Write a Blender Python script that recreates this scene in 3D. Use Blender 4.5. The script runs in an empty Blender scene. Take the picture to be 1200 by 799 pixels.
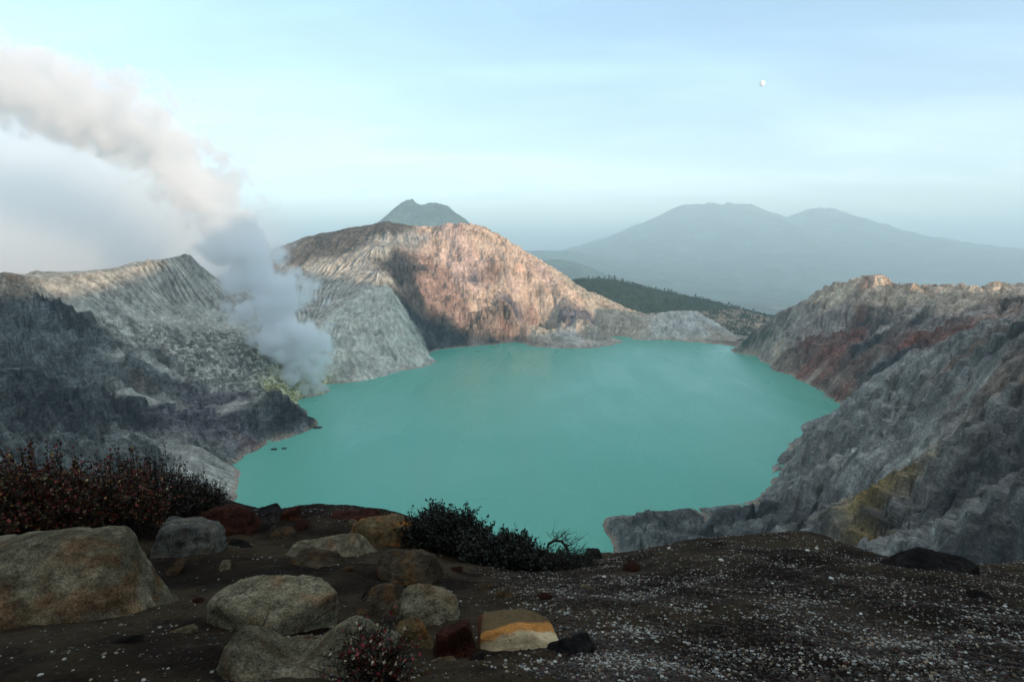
import bpy, math, random
import numpy as np
from mathutils import Vector
SC = bpy.context.scene
COL = SC.collection
PI = math.pi
R = math.radians
# ------------------------------------------------------------------ camera
CAMZ = 200.0
F = 640.0
PITCH = math.atan(108.0 / F)
cp, sp = math.cos(PITCH), math.sin(PITCH)

def K(px, py, Y):
    """photo pixel and forward distance -> world point"""
    u = (px - 600) / F; v = -(py - 399.5) / F
    t = Y / (cp + v * sp)
    return (u * t, Y, CAMZ + (-sp + v * cp) * t)

def SH(px, py, z=0.0):
    u = (px - 600) / F; v = -(py - 399.5) / F
    t = (z - CAMZ) / (-sp + v * cp)
    return (u * t, (cp + v * sp) * t, z)

cam = bpy.data.cameras.new('camera'); camo = bpy.data.objects.new('camera', cam); COL.objects.link(camo)
cam.sensor_width = 36; cam.lens = 36 * F / 1200; cam.clip_start = 0.1; cam.clip_end = 300000
camo.location = (0, 0, CAMZ); camo.rotation_euler = (PI / 2 - PITCH, 0, 0)
SC.camera = camo

# ------------------------------------------------------------------ numpy noise
def _h(ix, iy, s):
    ix = ix.astype(np.int32).view(np.uint32); iy = iy.astype(np.int32).view(np.uint32)
    n = ix * np.uint32(374761393) + iy * np.uint32(668265263) + np.uint32((s * 1274126177) & 0xffffffff)
    n = (n ^ (n >> np.uint32(13))) * np.uint32(1274126177)
    n = (n ^ (n >> np.uint32(16))) * np.uint32(2246822519)
    n ^= (n >> np.uint32(15)); return n

def h01(ix, iy, s):
    return _h(ix, iy, s).astype(np.float32) * np.float32(1 / 4294967296.0)

def gn(x, y, s=0):
    ix = np.floor(x); iy = np.floor(y); fx = x - ix; fy = y - iy
    def g(a, b):
        an = h01(ix + a, iy + b, s) * 2 * PI
        return np.cos(an) * (fx - a) + np.sin(an) * (fy - b)
    ux = fx * fx * fx * (fx * (fx * 6 - 15) + 10); uy = fy * fy * fy * (fy * (fy * 6 - 15) + 10)
    a = g(0, 0) * (1 - ux) + g(1, 0) * ux
    b = g(0, 1) * (1 - ux) + g(1, 1) * ux
    return (a * (1 - uy) + b * uy) * 1.4

def fbm(x, y, s=0, o=5, g=0.5, l=2.03):
    r = 0; a = 1.0; t = 0
    for i in range(o):
        r = r + gn(x, y, s + i) * a; t += a; a *= g; x = x * l + 17.3; y = y * l - 5.1
    return r / t

def ridged(x, y, s=0, o=5, g=0.5, l=2.07):
    r = 0; a = 1.0; t = 0; w = 1.0
    for i in range(o):
        n = 1 - np.abs(gn(x, y, s + i)) ; n = n * n * w
        w = np.clip(n * 1.6, 0, 1)
        r = r + n * a; t += a; a *= g; x = x * l + 7.3; y = y * l - 15.1
    return r / t

def worley(x, y, s=0):
    ix = np.floor(x); iy = np.floor(y); fx = x - ix; fy = y - iy
    d1 = np.full(x.shape, 9.0); d2 = np.full(x.shape, 9.0); idv = np.zeros(x.shape)
    for i in (-1, 0, 1):
        for j in (-1, 0, 1):
            ox = h01(ix + i, iy + j, s); oy = h01(ix + i, iy + j, s + 7)
            d = np.sqrt((i + ox - fx) ** 2 + (j + oy - fy) ** 2)
            cid = h01(ix + i, iy + j, s + 13)
            m = d < d1
            d2 = np.where(m, d1, np.minimum(d2, d)); idv = np.where(m, cid, idv); d1 = np.where(m, d, d1)
    return d1, d2, idv

def erosion(x, y, dx, dy, s):
    ix = np.floor(x); iy = np.floor(y); fx = x - ix; fy = y - iy
    va = 0; vx = 0; vy = 0; wt = 0
    for i in (-1, 0, 1, 2):
        for j in (-1, 0, 1, 2):
            hx = h01(ix + i, iy + j, s) * .5; hy = h01(ix + i, iy + j, s + 5) * .5
            qx = fx - i + hx - .25; qy = fy - j + hy - .25
            w = np.exp(-(qx * qx + qy * qy) * 2)
            m = (qx * dx + qy * dy) * 2 * PI
            wt = wt + w
            va = va + np.cos(m) * w
            sn = -np.sin(m) * w
            vx = vx + sn * dx; vy = vy + sn * dy
    return va / wt, vx / wt, vy / wt

def gullies(x, y, nx, ny, cell, mag, s, octs=3, branch=.7):
    """nx,ny: unit downhill direction. Branching gullies running down the slope."""
    dx, dy = ny * mag, -nx * mag
    hh = 0; ax = 0; ay = 0; a = 1.0; f = 1.0; t = 0
    for i in range(octs):
        e, ex, ey = erosion(x / cell * f + i * 31.7, y / cell * f - i * 11.1, dx + ay * branch, dy - ax * branch, s + i)
        hh = hh + e * a; ax = ax + ex * a; ay = ay + ey * a; t += a
        a *= .5; f *= 1.9
    return hh / t

def sstep(a, b, x):
    t = np.clip((x - a) / (b - a), 0, 1); return t * t * (3 - 2 * t)

# ------------------------------------------------------------------ palettes: albedo rgb, gully, rock, rubble
PAL = {
 'dg': (.155, .165, .152, .3, .9, .1), 'dd': (.050, .050, .050, .2, 1.0, .1), 'dp': (.145, .13, .145, .2, .8, .2), 'gb': (.40, .375, .32, 1.0, .05, .1),
 'lp': (.50, .48, .41, .8, .1, .2), 'rb': (.44, .42, .355, .1, .3, 1.0), 'su': (.66, .62, .28, .1, .3, .8), 'sc': (.10, .085, .068, .6, .2, .2),
 'gm': (.42, .385, .325, 1.0, .05, .1), 'pc': (.58, .565, .47, .8, .4, .1), 'og': (.62, .45, .33, .6, .5, .1), 'pk': (.58, .41, .33, .6, .5, .1),
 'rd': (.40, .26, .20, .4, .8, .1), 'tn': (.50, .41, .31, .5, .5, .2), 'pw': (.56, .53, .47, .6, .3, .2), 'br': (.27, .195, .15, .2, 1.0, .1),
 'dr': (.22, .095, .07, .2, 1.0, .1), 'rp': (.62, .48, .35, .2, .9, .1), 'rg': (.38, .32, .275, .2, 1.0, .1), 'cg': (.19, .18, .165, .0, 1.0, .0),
 'cl': (.29, .28, .25, .0, 1.0, .0), 'co': (.24, .165, .055, .0, 1.0, .0), 'fo': (.035, .055, .032, .5, .2, .0), 'so': (.045, .035, .028, .1, .5, .0),
 'gr': (.07, .085, .05, .6, .2, .0), 'ds': (.085, .088, .085, .0, 1.0, .0),
}
# control points (px,py,Y | None for lake level, palette, region)
CP = []
def C(reg, *pts):
    for p in pts:
        px, py, Y, pal = p
        w = SH(px, py) if Y is None else K(px, py, Y)
        CP.append((w[0], w[1], w[2], pal, reg))
def W(reg, *pts):
    for x, y, z, pal in pts: CP.append((x, y, z, pal, reg))
# left wall
C('L', (-260, 322, 420, 'dg'), (-150, 328, 520, 'dg'), (0, 328, 620, 'dg'), (60, 330, 680, 'gb'), (110, 328, 740, 'gb'), (150, 323, 800, 'gb'), (190, 312, 860, 'gb'),
  (224, 301, 920, 'gb'), (238, 318, 925, 'gb'), (250, 338, 920, 'gb'), (262, 358, 905, 'gb'),
  (0, 350, 590, 'dg'), (60, 360, 600, 'dd'), (110, 375, 650, 'dg'), (150, 350, 755, 'gb'), (150, 372, 720, 'gb'), (200, 345, 840, 'gb'), (190, 368, 790, 'lp'),
  (235, 368, 840, 'lp'), (270, 378, 850, 'lp'), (210, 385, 760, 'lp'), (150, 392, 680, 'lp'),
  (280, 400, 790, 'rb'), (320, 425, 740, 'rb'), (250, 430, 690, 'rb'), (205, 410, 700, 'rb'), (330, 450, 700, 'su'), (350, 430, 745, 'su'), (345, 400, 790, 'su'),
  (150, 430, 600, 'dg'), (100, 410, 600, 'dg'), (60, 395, 570, 'dg'), (50, 430, 520, 'dd'), (0, 400, 520, 'dg'), (0, 430, 480, 'dg'), (-80, 420, 430, 'dg'),
  (0, 480, 390, 'dg'), (60, 480, 420, 'dd'), (120, 470, 490, 'dg'), (170, 460, 560, 'dg'), (230, 470, 600, 'dp'), (280, 462, 640, 'dp'), (300, 490, 565, 'dg'), (335, 470, 635, 'dg'), (345, 485, 600, 'dd'), (357, 478, 625, 'dd'),
  (215, 500, 520, 'dp'), (160, 500, 490, 'dd'), (240, 525, 480, 'dg'), (180, 540, 420, 'dg'), (240, 550, 440, 'gb'), (100, 520, 400, 'dg'), (30, 530, 330, 'dg'), (100, 570, 320, 'dg'), (180, 580, 340, 'dg'), (0, 620, 220, 'dg'), (120, 640, 230, 'dg'), (-100, 560, 240, 'dg'), (230, 600, 330, 'dg'))
C('L', (372, 500, None, 'dd'), (352, 506, None, 'dg'), (320, 520, None, 'dp'), (300, 527, None, 'dp'), (280, 543, None, 'dg'), (275, 562, None, 'gb'), (272, 590, None, 'dg'), (272, 640, None, 'dg'), (275, 690, None, 'dg'),
  (350, 480, None, 'dg'), (362, 490, None, 'dd'), (348, 468, None, 'su'), (375, 452, None, 'su'))
# behind left wall
C('L', (-150, 345, 700, 'dg'), (0, 345, 780, 'dg'), (110, 345, 900, 'gb'), (190, 340, 1010, 'gb'), (235, 345, 1080, 'gb'), (0, 380, 1000, 'gb'), (150, 370, 1300, 'gb'), (-200, 380, 900, 'gb'), (0, 390, 1500, 'gb'), (-300, 380, 700, 'gb'))
# middle mountain
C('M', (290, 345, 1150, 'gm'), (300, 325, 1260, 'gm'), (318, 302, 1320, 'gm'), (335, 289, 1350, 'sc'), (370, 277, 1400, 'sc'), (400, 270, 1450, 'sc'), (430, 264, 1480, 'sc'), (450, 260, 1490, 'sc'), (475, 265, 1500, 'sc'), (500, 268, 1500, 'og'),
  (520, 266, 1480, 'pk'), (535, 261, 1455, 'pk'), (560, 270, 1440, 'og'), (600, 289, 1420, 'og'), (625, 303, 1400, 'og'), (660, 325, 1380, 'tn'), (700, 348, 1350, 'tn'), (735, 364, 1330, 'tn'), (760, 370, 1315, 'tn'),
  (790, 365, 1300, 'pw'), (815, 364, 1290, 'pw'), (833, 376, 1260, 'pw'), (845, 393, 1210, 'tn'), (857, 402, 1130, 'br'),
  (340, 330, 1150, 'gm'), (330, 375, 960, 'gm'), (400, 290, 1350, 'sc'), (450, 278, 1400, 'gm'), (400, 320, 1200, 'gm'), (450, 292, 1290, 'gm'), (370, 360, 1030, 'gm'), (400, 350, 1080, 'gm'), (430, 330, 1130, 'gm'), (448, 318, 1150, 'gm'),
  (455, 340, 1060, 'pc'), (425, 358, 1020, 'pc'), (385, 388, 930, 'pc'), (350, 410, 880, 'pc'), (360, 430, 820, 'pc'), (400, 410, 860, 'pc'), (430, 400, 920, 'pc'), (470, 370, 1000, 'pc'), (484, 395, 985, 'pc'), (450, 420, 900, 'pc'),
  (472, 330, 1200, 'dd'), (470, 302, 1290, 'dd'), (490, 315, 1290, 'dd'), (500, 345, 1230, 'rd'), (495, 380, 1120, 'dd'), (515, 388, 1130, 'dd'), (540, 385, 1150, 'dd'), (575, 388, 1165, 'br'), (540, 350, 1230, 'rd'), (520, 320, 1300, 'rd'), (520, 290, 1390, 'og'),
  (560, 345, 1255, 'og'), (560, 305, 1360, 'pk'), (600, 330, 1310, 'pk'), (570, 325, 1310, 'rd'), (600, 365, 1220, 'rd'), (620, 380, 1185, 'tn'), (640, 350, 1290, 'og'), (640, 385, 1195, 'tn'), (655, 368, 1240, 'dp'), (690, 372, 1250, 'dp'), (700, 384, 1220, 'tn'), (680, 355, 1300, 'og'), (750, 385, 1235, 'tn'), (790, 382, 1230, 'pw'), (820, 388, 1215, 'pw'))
C('M', (400, 449, None, 'pc'), (440, 444, None, 'pc'), (470, 434, None, 'pc'), (498, 417, None, 'pc'), (505, 412, None, 'dd'), (540, 407, None, 'dd'), (575, 404, None, 'dd'), (604, 401, None, 'dd'), (611, 396, None, 'tn'), (650, 395, None, 'tn'),
  (700, 394, None, 'tn'), (740, 395, None, 'tn'), (780, 398, None, 'tn'), (820, 401, None, 'tn'), (845, 404, None, 'br'), (865, 408, None, 'br'))
C('M', (330, 300, 1600, 'sc'), (400, 285, 1700, 'sc'), (470, 282, 1750, 'sc'), (535, 280, 1700, 'sc'), (585, 280, 1560, 'sc'), (640, 325, 1560, 'gr'), (700, 362, 1520, 'gr'), (760, 385, 1480, 'gr'), (815, 385, 1450, 'gr'), (860, 400, 1400, 'fo'), (450, 300, 2200, 'gr'), (600, 320, 2000, 'gr'), (250, 330, 1900, 'gr'), (100, 350, 2200, 'gr'))
# forest hill
C('F', (650, 330, 1950, 'fo'), (690, 327, 1950, 'fo'), (715, 327, 1950, 'fo'), (745, 334, 1950, 'fo'), (780, 342, 1930, 'fo'), (820, 350, 1900, 'fo'), (860, 360, 1850, 'fo'), (895, 372, 1750, 'fo'), (930, 385, 1650, 'fo'),
  (700, 350, 1750, 'fo'), (760, 360, 1750, 'fo'), (820, 372, 1680, 'fo'), (860, 385, 1580, 'fo'), (900, 390, 1520, 'fo'), (690, 345, 2250, 'fo'), (780, 360, 2250, 'fo'), (860, 375, 2200, 'fo'), (940, 385, 2100, 'fo'), (1000, 380, 1500, 'fo'), (1100, 370, 1500, 'gr'), (1200, 380, 1500, 'gr'), (1400, 380, 1500, 'gr'),
  (1000, 370, 2300, 'gr'), (1200, 370, 2300, 'gr'), (1500, 370, 2300, 'gr'))
# right hill
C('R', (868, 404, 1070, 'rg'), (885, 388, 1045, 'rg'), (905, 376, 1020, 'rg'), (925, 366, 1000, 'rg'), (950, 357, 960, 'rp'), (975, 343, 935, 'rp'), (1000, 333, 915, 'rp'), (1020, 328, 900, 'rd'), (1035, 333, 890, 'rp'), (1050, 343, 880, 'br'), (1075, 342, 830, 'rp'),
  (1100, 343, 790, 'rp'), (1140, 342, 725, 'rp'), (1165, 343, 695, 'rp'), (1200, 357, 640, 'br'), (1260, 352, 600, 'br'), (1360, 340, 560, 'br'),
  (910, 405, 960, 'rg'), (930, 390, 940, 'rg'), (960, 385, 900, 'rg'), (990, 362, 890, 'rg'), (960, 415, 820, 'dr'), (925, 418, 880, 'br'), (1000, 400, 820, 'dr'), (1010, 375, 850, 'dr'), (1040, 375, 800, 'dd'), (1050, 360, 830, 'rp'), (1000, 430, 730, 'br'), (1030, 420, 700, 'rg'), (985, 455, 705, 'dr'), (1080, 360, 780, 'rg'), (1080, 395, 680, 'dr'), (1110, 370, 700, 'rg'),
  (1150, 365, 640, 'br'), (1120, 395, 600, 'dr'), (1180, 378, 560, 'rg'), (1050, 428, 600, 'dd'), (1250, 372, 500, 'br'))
C('R', (885, 417, None, 'tn'), (905, 427, None, 'tn'), (925, 438, None, 'br'), (945, 448, None, 'tn'), (965, 460, None, 'br'), (988, 472, None, 'br'))
C('R', (880, 410, 1200, 'rg'), (950, 380, 1150, 'rg'), (1020, 350, 1080, 'br'), (1100, 360, 980, 'br'), (1180, 365, 880, 'br'), (1280, 365, 800, 'br'), (1450, 350, 750, 'br'), (950, 395, 1300, 'gr'))
# right near cliff
C('C', (1200, 392, 300, 'dg'), (1160, 402, 335, 'dg'), (1120, 414, 375, 'dg'), (1080, 428, 420, 'cl'), (1040, 445, 475, 'cl'), (1010, 460, 530, 'cl'), (985, 478, 580, 'cl'), (1300, 370, 240, 'dg'), (1450, 340, 190, 'dg'),
  (1195, 430, 265, 'cg'), (1130, 450, 320, 'cg'), (1080, 470, 350, 'cl'), (1030, 490, 395, 'cl'), (980, 510, 430, 'cl'), (950, 520, 460, 'cg'), (930, 540, 450, 'cg'), (1195, 490, 220, 'cg'), (1140, 510, 250, 'cg'), (1080, 530, 285, 'cl'), (1020, 545, 330, 'cl'), (960, 560, 380, 'cl'),
  (1195, 560, 172, 'cg'), (1140, 580, 195, 'cl'), (1090, 600, 215, 'cg'), (1020, 590, 265, 'co'), (975, 590, 320, 'cg'), (1195, 620, 135, 'dd'), (1130, 640, 150, 'dd'), (1060, 650, 180, 'dg'), (1000, 640, 220, 'dg'), (1300, 500, 150, 'cg'), (1400, 560, 110, 'cg'),
  (950, 603, 325, 'cg'), (900, 610, 335, 'dg'), (850, 612, 345, 'dg'), (800, 610, 350, 'dg'), (750, 613, 352, 'dg'), (725, 615, 355, 'dg'), (880, 625, 300, 'dg'), (930, 640, 260, 'dg'), (840, 638, 300, 'dg'), (780, 640, 305, 'dg'), (740, 645, 305, 'dg'))
C('C', (932, 516, None, 'cg'), (915, 538, None, 'cg'), (900, 562, None, 'cg'), (895, 580, None, 'dg'), (865, 590, None, 'dg'), (835, 595, None, 'dg'), (800, 596, None, 'dg'), (760, 601, None, 'dg'), (718, 605, None, 'dg'), (703, 616, None, 'dg'), (718, 632, None, 'dg'), (722, 650, None, 'dg'), (700, 662, None, 'dg'), (960, 490, None, 'cl'), (978, 482, None, 'cl'))
# near wall below the camera
for px in (330, 400, 470, 540, 610, 670): C('N', (px, 700, None, 'dg'))
for az in (-48, -38, -28, -18, -8, 2, 12, 22, 32, 42, 52):
    s_, c_ = math.sin(R(az)), math.cos(R(az))
    for rr, zz in ((12, 192.5), (18, 187), (28, 176), (45, 160), (80, 133), (130, 98), (180, 60)):
        if az > 20: zz = zz - 0 + (rr > 40) * (az - 20) * .5 * min(1, rr / 130)
        if az > 45 and rr > 100: continue
        if az < -30 and rr > 120: zz += 8
        W('N', (s_ * rr, c_ * rr, zz, 'so' if rr < 50 else 'dg'))
W('N', (0, 0, 198.2, 'so'), (-20, -10, 204, 'so'), (20, -10, 205, 'so'), (0, -25, 212, 'so'), (60, 0, 205, 'so'), (-50, 0, 186, 'so'), (120, 20, 205, 'dg'), (-110, 10, 160, 'dg'), (-60, 35, 158, 'dg'), (-110, 60, 128, 'dg'))
W('B', (0, -90, 262, 'so'), (120, -90, 265, 'so'), (250, -60, 268, 'so'), (0, -190, 345, 'so'), (250, -190, 345, 'so'), (-200, -200, 335, 'so'), (500, -100, 470, 'so'), (750, -130, 490, 'so'), (900, -260, 330, 'so'), (-450, -120, 290, 'so'), (-450, 60, 200, 'so'),  # unseen land behind the view, its ridge added and raised to cast shade
  (350, 60, 215, 'so'), (650, 150, 215, 'so'), (1150, 0, 205, 'so'), (1500, -300, 150, 'so'), (0, -600, 150, 'so'), (800, -700, 150, 'so'), (-700, -500, 150, 'so'), (-900, 0, 150, 'so'), (1500, 700, -50, 'so'), (-1400, 700, 0, 'so'), (-1500, -1000, -100, 'so'), (1500, -1200, -100, 'so'), (0, -1500, -100, 'so'), (1900, 100, -80, 'so'), (-1900, 0, -80, 'so'))
# lake bed
for px, py in ((400, 480), (450, 465), (520, 440), (620, 420), (720, 415), (800, 420), (860, 440), (900, 460), (930, 480), (400, 540), (500, 500), (600, 470), (700, 470), (800, 480), (880, 510), (340, 560), (420, 590), (500, 560), (600, 540), (700, 540), (800, 550), (860, 560), (520, 630), (620, 620), (680, 590), (320, 600), (420, 650), (620, 670), (560, 420), (410, 500), (690, 630)):
    w = SH(px, py); CP.append((w[0], w[1], -14.0, 'su' if False else 'dg', 'W'))

CPx = np.array([c[0] for c in CP]); CPy = np.array([c[1] for c in CP]); CPz = np.array([c[2] for c in CP])
def rbf_fit(x, y, z, c, lam):
    d = np.sqrt((x[:, None] - x) ** 2 + (y[:, None] - y) ** 2 + c * c)
    n = len(x); A = np.zeros((n + 3, n + 3)); A[:n, :n] = d - lam * np.eye(n)
    P = np.stack([np.ones(n), x, y], 1); A[:n, n:] = P; A[n:, :n] = P.T
    b = np.concatenate([z, np.zeros(3)])
    return np.linalg.solve(A, b)
def rbf_eval(wt, x, y, c, X, Y):
    out = np.zeros(X.size); Xf = X.ravel(); Yf = Y.ravel(); n = len(x)
    for i in range(0, X.size, 20000):
        d = np.sqrt((Xf[i:i + 20000, None] - x) ** 2 + (Yf[i:i + 20000, None] - y) ** 2 + c * c)
        out[i:i + 20000] = d @ wt[:n]
    return (out + wt[n] + wt[n + 1] * Xf + wt[n + 2] * Yf).reshape(X.shape)

class Grid:
    def __init__(s, x0, y0, st, arr): s.x0, s.y0, s.st, s.a = x0, y0, st, arr
    def lin(s, X, Y):
        if s.a.dtype != np.float32: s.a = s.a.astype(np.float32)
        u = np.clip((X - s.x0) / s.st, 0, s.a.shape[1] - 1.001); v = np.clip((Y - s.y0) / s.st, 0, s.a.shape[0] - 1.001)
        i = u.astype(int); j = v.astype(int); fu = u - i; fv = v - j
        if s.a.ndim == 3: fu = fu[..., None]; fv = fv[..., None]
        return (s.a[j, i] * (1 - fu) + s.a[j, i + 1] * fu) * (1 - fv) + (s.a[j + 1, i] * (1 - fu) + s.a[j + 1, i + 1] * fu) * fv
    def cub(s, X, Y):
        u = np.clip((X - s.x0) / s.st, 1, s.a.shape[1] - 3.001); v = np.clip((Y - s.y0) / s.st, 1, s.a.shape[0] - 3.001)
        i = u.astype(int); j = v.astype(int); fu = u - i; fv = v - j
        def w(t): return (-.5 * t + t * t - .5 * t ** 3, 1 - 2.5 * t * t + 1.5 * t ** 3, .5 * t + 2 * t * t - 1.5 * t ** 3, -.5 * t * t + .5 * t ** 3)
        wu, wv = w(fu), w(fv); out = 0
        for b in range(4):
            row = 0
            for a in range(4): row = row + s.a[j + b - 1, i + a - 1] * wu[a]
            out = out + row * wv[b]
        return out

RC = 8.0
_w = rbf_fit(CPx, CPy, CPz, RC, 1.5)
GS = 8.0
gx = np.arange(-2700, 2701, GS); gy = np.arange(-1800, 2701, GS)
GX, GY = np.meshgrid(gx, gy)
HB = rbf_eval(_w, CPx, CPy, RC, GX, GY)
HB = np.where(HB > 1500, 1500, HB)
def blur(a, n=1):
    for _ in range(n):
        p = np.pad(a, 1, mode='edge'); a = (p[:-2, 1:-1] + p[2:, 1:-1] + p[1:-1, :-2] + p[1:-1, 2:] + 2 * a) / 6
    return a
HB = blur(HB, 1)
SB = blur(HB, 8); dBy, dBx = np.gradient(SB, GS)
g_h = Grid(gx[0], gy[0], GS, HB); g_dx = Grid(gx[0], gy[0], GS, dBx); g_dy = Grid(gx[0], gy[0], GS, dBy)
# palette field
def march(px, py):
    u = (px - 600) / F; v = -(py - 399.5) / F; dz = (-sp + v * cp) / (cp + v * sp); dx = u / (cp + v * sp)
    ys = np.geomspace(60, 2400, 2200); i = int(np.argmax(g_h.cub(ys * dx, ys) > CAMZ + dz * ys))
    return (float(ys[i] * dx), float(ys[i])) if i else None
# where on the land each kind of rock lies
SITES = [
 ('L', 'dg', (20, 340), (20, 356), (40, 376), (120, 400), (100, 420), (60, 420), (190, 422), (170, 432), (140, 445), (180, 460), (100, 450), (300, 478), (300, 500), (20, 400), (20, 460)),
 ('L', 'dd', (60, 366), (85, 372), (105, 380), (40, 450), (60, 470), (325, 490), (342, 492), (150, 480), (110, 490), (200, 450), (160, 490), (30, 500), (355, 488)),
 ('L', 'gb', (60, 350), (100, 348), (130, 340), (180, 335), (210, 320), (230, 340), (270, 475), (240, 530), (225, 548), (250, 560), (170, 350)),
 ('L', 'lp', (120, 366), (150, 370), (200, 370), (240, 375), (185, 428), (160, 425), (180, 470), (100, 365), (170, 375)),
 ('L', 'rb', (130, 385), (150, 395), (170, 390), (200, 395), (212, 405), (230, 430), (250, 410), (265, 440), (285, 440), (290, 455), (310, 440), (275, 420), (240, 395), (270, 395)),
 ('L', 'su', (322, 455), (332, 430), (342, 445), (335, 410)),
 ('L', 'dp', (230, 480), (262, 470), (260, 500), (210, 490), (280, 490)),
 ('M', 'sc', (345, 298), (380, 286), (410, 277), (440, 272), (458, 270), (400, 290)),
 ('M', 'gm', (360, 320), (380, 340), (410, 315), (430, 300), (455, 283), (480, 283), (350, 350), (430, 325)),
 ('M', 'pc', (455, 345), (440, 365), (470, 375), (480, 400), (460, 410), (430, 420), (400, 430), (410, 395), (375, 410), (445, 392)),
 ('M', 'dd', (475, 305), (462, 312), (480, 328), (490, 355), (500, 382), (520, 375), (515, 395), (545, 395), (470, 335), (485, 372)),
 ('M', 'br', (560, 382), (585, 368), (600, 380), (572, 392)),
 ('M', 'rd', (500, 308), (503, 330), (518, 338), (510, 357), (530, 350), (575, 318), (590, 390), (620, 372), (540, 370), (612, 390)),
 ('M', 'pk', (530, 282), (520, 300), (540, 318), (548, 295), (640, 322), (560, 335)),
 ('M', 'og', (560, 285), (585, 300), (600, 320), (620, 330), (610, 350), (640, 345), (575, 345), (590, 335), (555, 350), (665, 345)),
 ('M', 'tn', (650, 385), (630, 388), (700, 385), (720, 375), (700, 365), (690, 352), (740, 380), (680, 388)),
 ('M', 'dp', (660, 366), (676, 370), (692, 376), (556, 322), (600, 360)),
 ('M', 'pw', (800, 375), (785, 382), (815, 375), (670, 390), (770, 385)),
 ('F', 'fo', (850, 378), (875, 385), (900, 388), (880, 396), (830, 366), (860, 370), (700, 335), (780, 350)),
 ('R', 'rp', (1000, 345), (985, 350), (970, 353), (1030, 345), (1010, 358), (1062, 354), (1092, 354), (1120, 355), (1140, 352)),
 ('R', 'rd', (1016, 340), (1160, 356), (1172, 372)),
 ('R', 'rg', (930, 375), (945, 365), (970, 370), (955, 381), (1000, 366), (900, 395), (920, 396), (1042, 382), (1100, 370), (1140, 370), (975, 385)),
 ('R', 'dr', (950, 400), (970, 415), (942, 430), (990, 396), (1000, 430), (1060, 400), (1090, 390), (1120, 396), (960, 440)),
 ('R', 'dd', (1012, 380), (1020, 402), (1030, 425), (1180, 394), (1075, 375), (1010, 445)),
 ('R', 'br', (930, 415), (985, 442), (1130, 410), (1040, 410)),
 ('C', 'cl', (1000, 470), (1050, 450), (1060, 500), (1020, 520), (920, 540), (1000, 560), (980, 600), (1080, 560), (1110, 600), (1150, 500), (1060, 640), (960, 500), (1110, 480)),
 ('C', 'cg', (1100, 450), (1150, 430), (960, 515), (1042, 600), (1120, 520), (1160, 600), (1180, 550), (1000, 640), (1040, 540), (950, 560)),
 ('C', 'dd', (1180, 405), (940, 612), (962, 595), (1100, 652), (1150, 645), (1190, 500), (1130, 560), (900, 615)),
 ('C', 'ds', (900, 600), (850, 605), (760, 610), (820, 620), (1190, 600)),
 ('C', 'co', (1030, 578), (1018, 600), (1020, 622)),
 ('C', 'br', (1185, 440), (1165, 460))]
REG = ['L', 'M', 'F', 'R', 'C', 'N', 'B', 'W']
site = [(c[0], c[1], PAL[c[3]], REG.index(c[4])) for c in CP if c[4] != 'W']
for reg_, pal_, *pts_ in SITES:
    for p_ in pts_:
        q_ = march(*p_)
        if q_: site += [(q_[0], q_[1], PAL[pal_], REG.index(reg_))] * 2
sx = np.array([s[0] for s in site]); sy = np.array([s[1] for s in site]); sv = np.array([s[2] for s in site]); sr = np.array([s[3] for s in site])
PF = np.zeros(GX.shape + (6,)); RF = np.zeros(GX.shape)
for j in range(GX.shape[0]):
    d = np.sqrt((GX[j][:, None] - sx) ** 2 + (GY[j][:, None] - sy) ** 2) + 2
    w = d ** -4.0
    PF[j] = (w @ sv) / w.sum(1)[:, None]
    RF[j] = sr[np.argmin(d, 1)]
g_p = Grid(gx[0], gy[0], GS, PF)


NP_ = []
for p in [(0, 799, 2.3), (150, 799, 2.3), (300, 799, 2.3), (450, 799, 2.3), (600, 799, 2.3), (750, 799, 2.3), (900, 799, 2.3), (1050, 799, 2.3), (1200, 799, 2.3), (1350, 799, 2.2), (-150, 799, 2.3),
          (200, 760, 2.8), (600, 765, 3.1), (800, 750, 3.3), (1050, 745, 3.4), (1200, 740, 3.4), (690, 722, 3.9), (900, 700, 4.5), (1050, 700, 4.6), (1200, 700, 4.8), (560, 700, 4.6),
          (925, 624, 9.0), (860, 628, 8.6), (800, 638, 8.2), (760, 650, 7.8), (720, 664, 7.3), (990, 636, 8.6), (1060, 660, 7.6), (1120, 668, 7.6), (1200, 655, 8.5), (1320, 640, 9),
          (200, 700, 4.4), (120, 680, 5.2), (0, 700, 4.4), (-150, 690, 4.6), (330, 690, 4.9), (450, 690, 5.0), (260, 660, 5.9), (400, 655, 6.4), (520, 668, 6.0),
          (300, 645, 7.0), (300, 598, 10.5), (270, 585, 10.8), (340, 600, 10.8), (385, 601, 11), (440, 598, 11), (480, 606, 10.5), (540, 640, 8.6), (600, 665, 7.6), (660, 672, 7.2), (560, 625, 10), (620, 645, 9.2), (680, 655, 8.6),
          (200, 615, 8.4), (100, 605, 8.0), (0, 605, 7.4), (-150, 600, 7.4), (200, 610, 11), (100, 625, 11), (0, 650, 10.5), (-150, 655, 8.2)]:
    NP_.append(K(*p))
for az in range(-180, 180, 15):
    s_, c_ = math.sin(R(az)), math.cos(R(az))
    for rr in (16, 24, 40):
        NP_.append((s_ * rr, c_ * rr, float(g_h.cub(np.array([s_ * rr]), np.array([c_ * rr]))[0]) if abs(az) > 70 or rr > 20 else 200 - {16: 12.5}[rr]))
NP_ += [(0, 0, 198.35), (-1.5, 0.5, 198.3), (1.5, .5, 198.4), (0, -3, 199), (5, 0, 198.6), (-5, 0, 198.3), (0, -9, 201.5)]
npx = np.array([p[0] for p in NP_]); npy = np.array([p[1] for p in NP_]); npz = np.array([p[2] for p in NP_])
_wn = rbf_fit(npx, npy, npz, .5, .05)
ngx = np.arange(-46, 46.01, .25)
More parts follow.
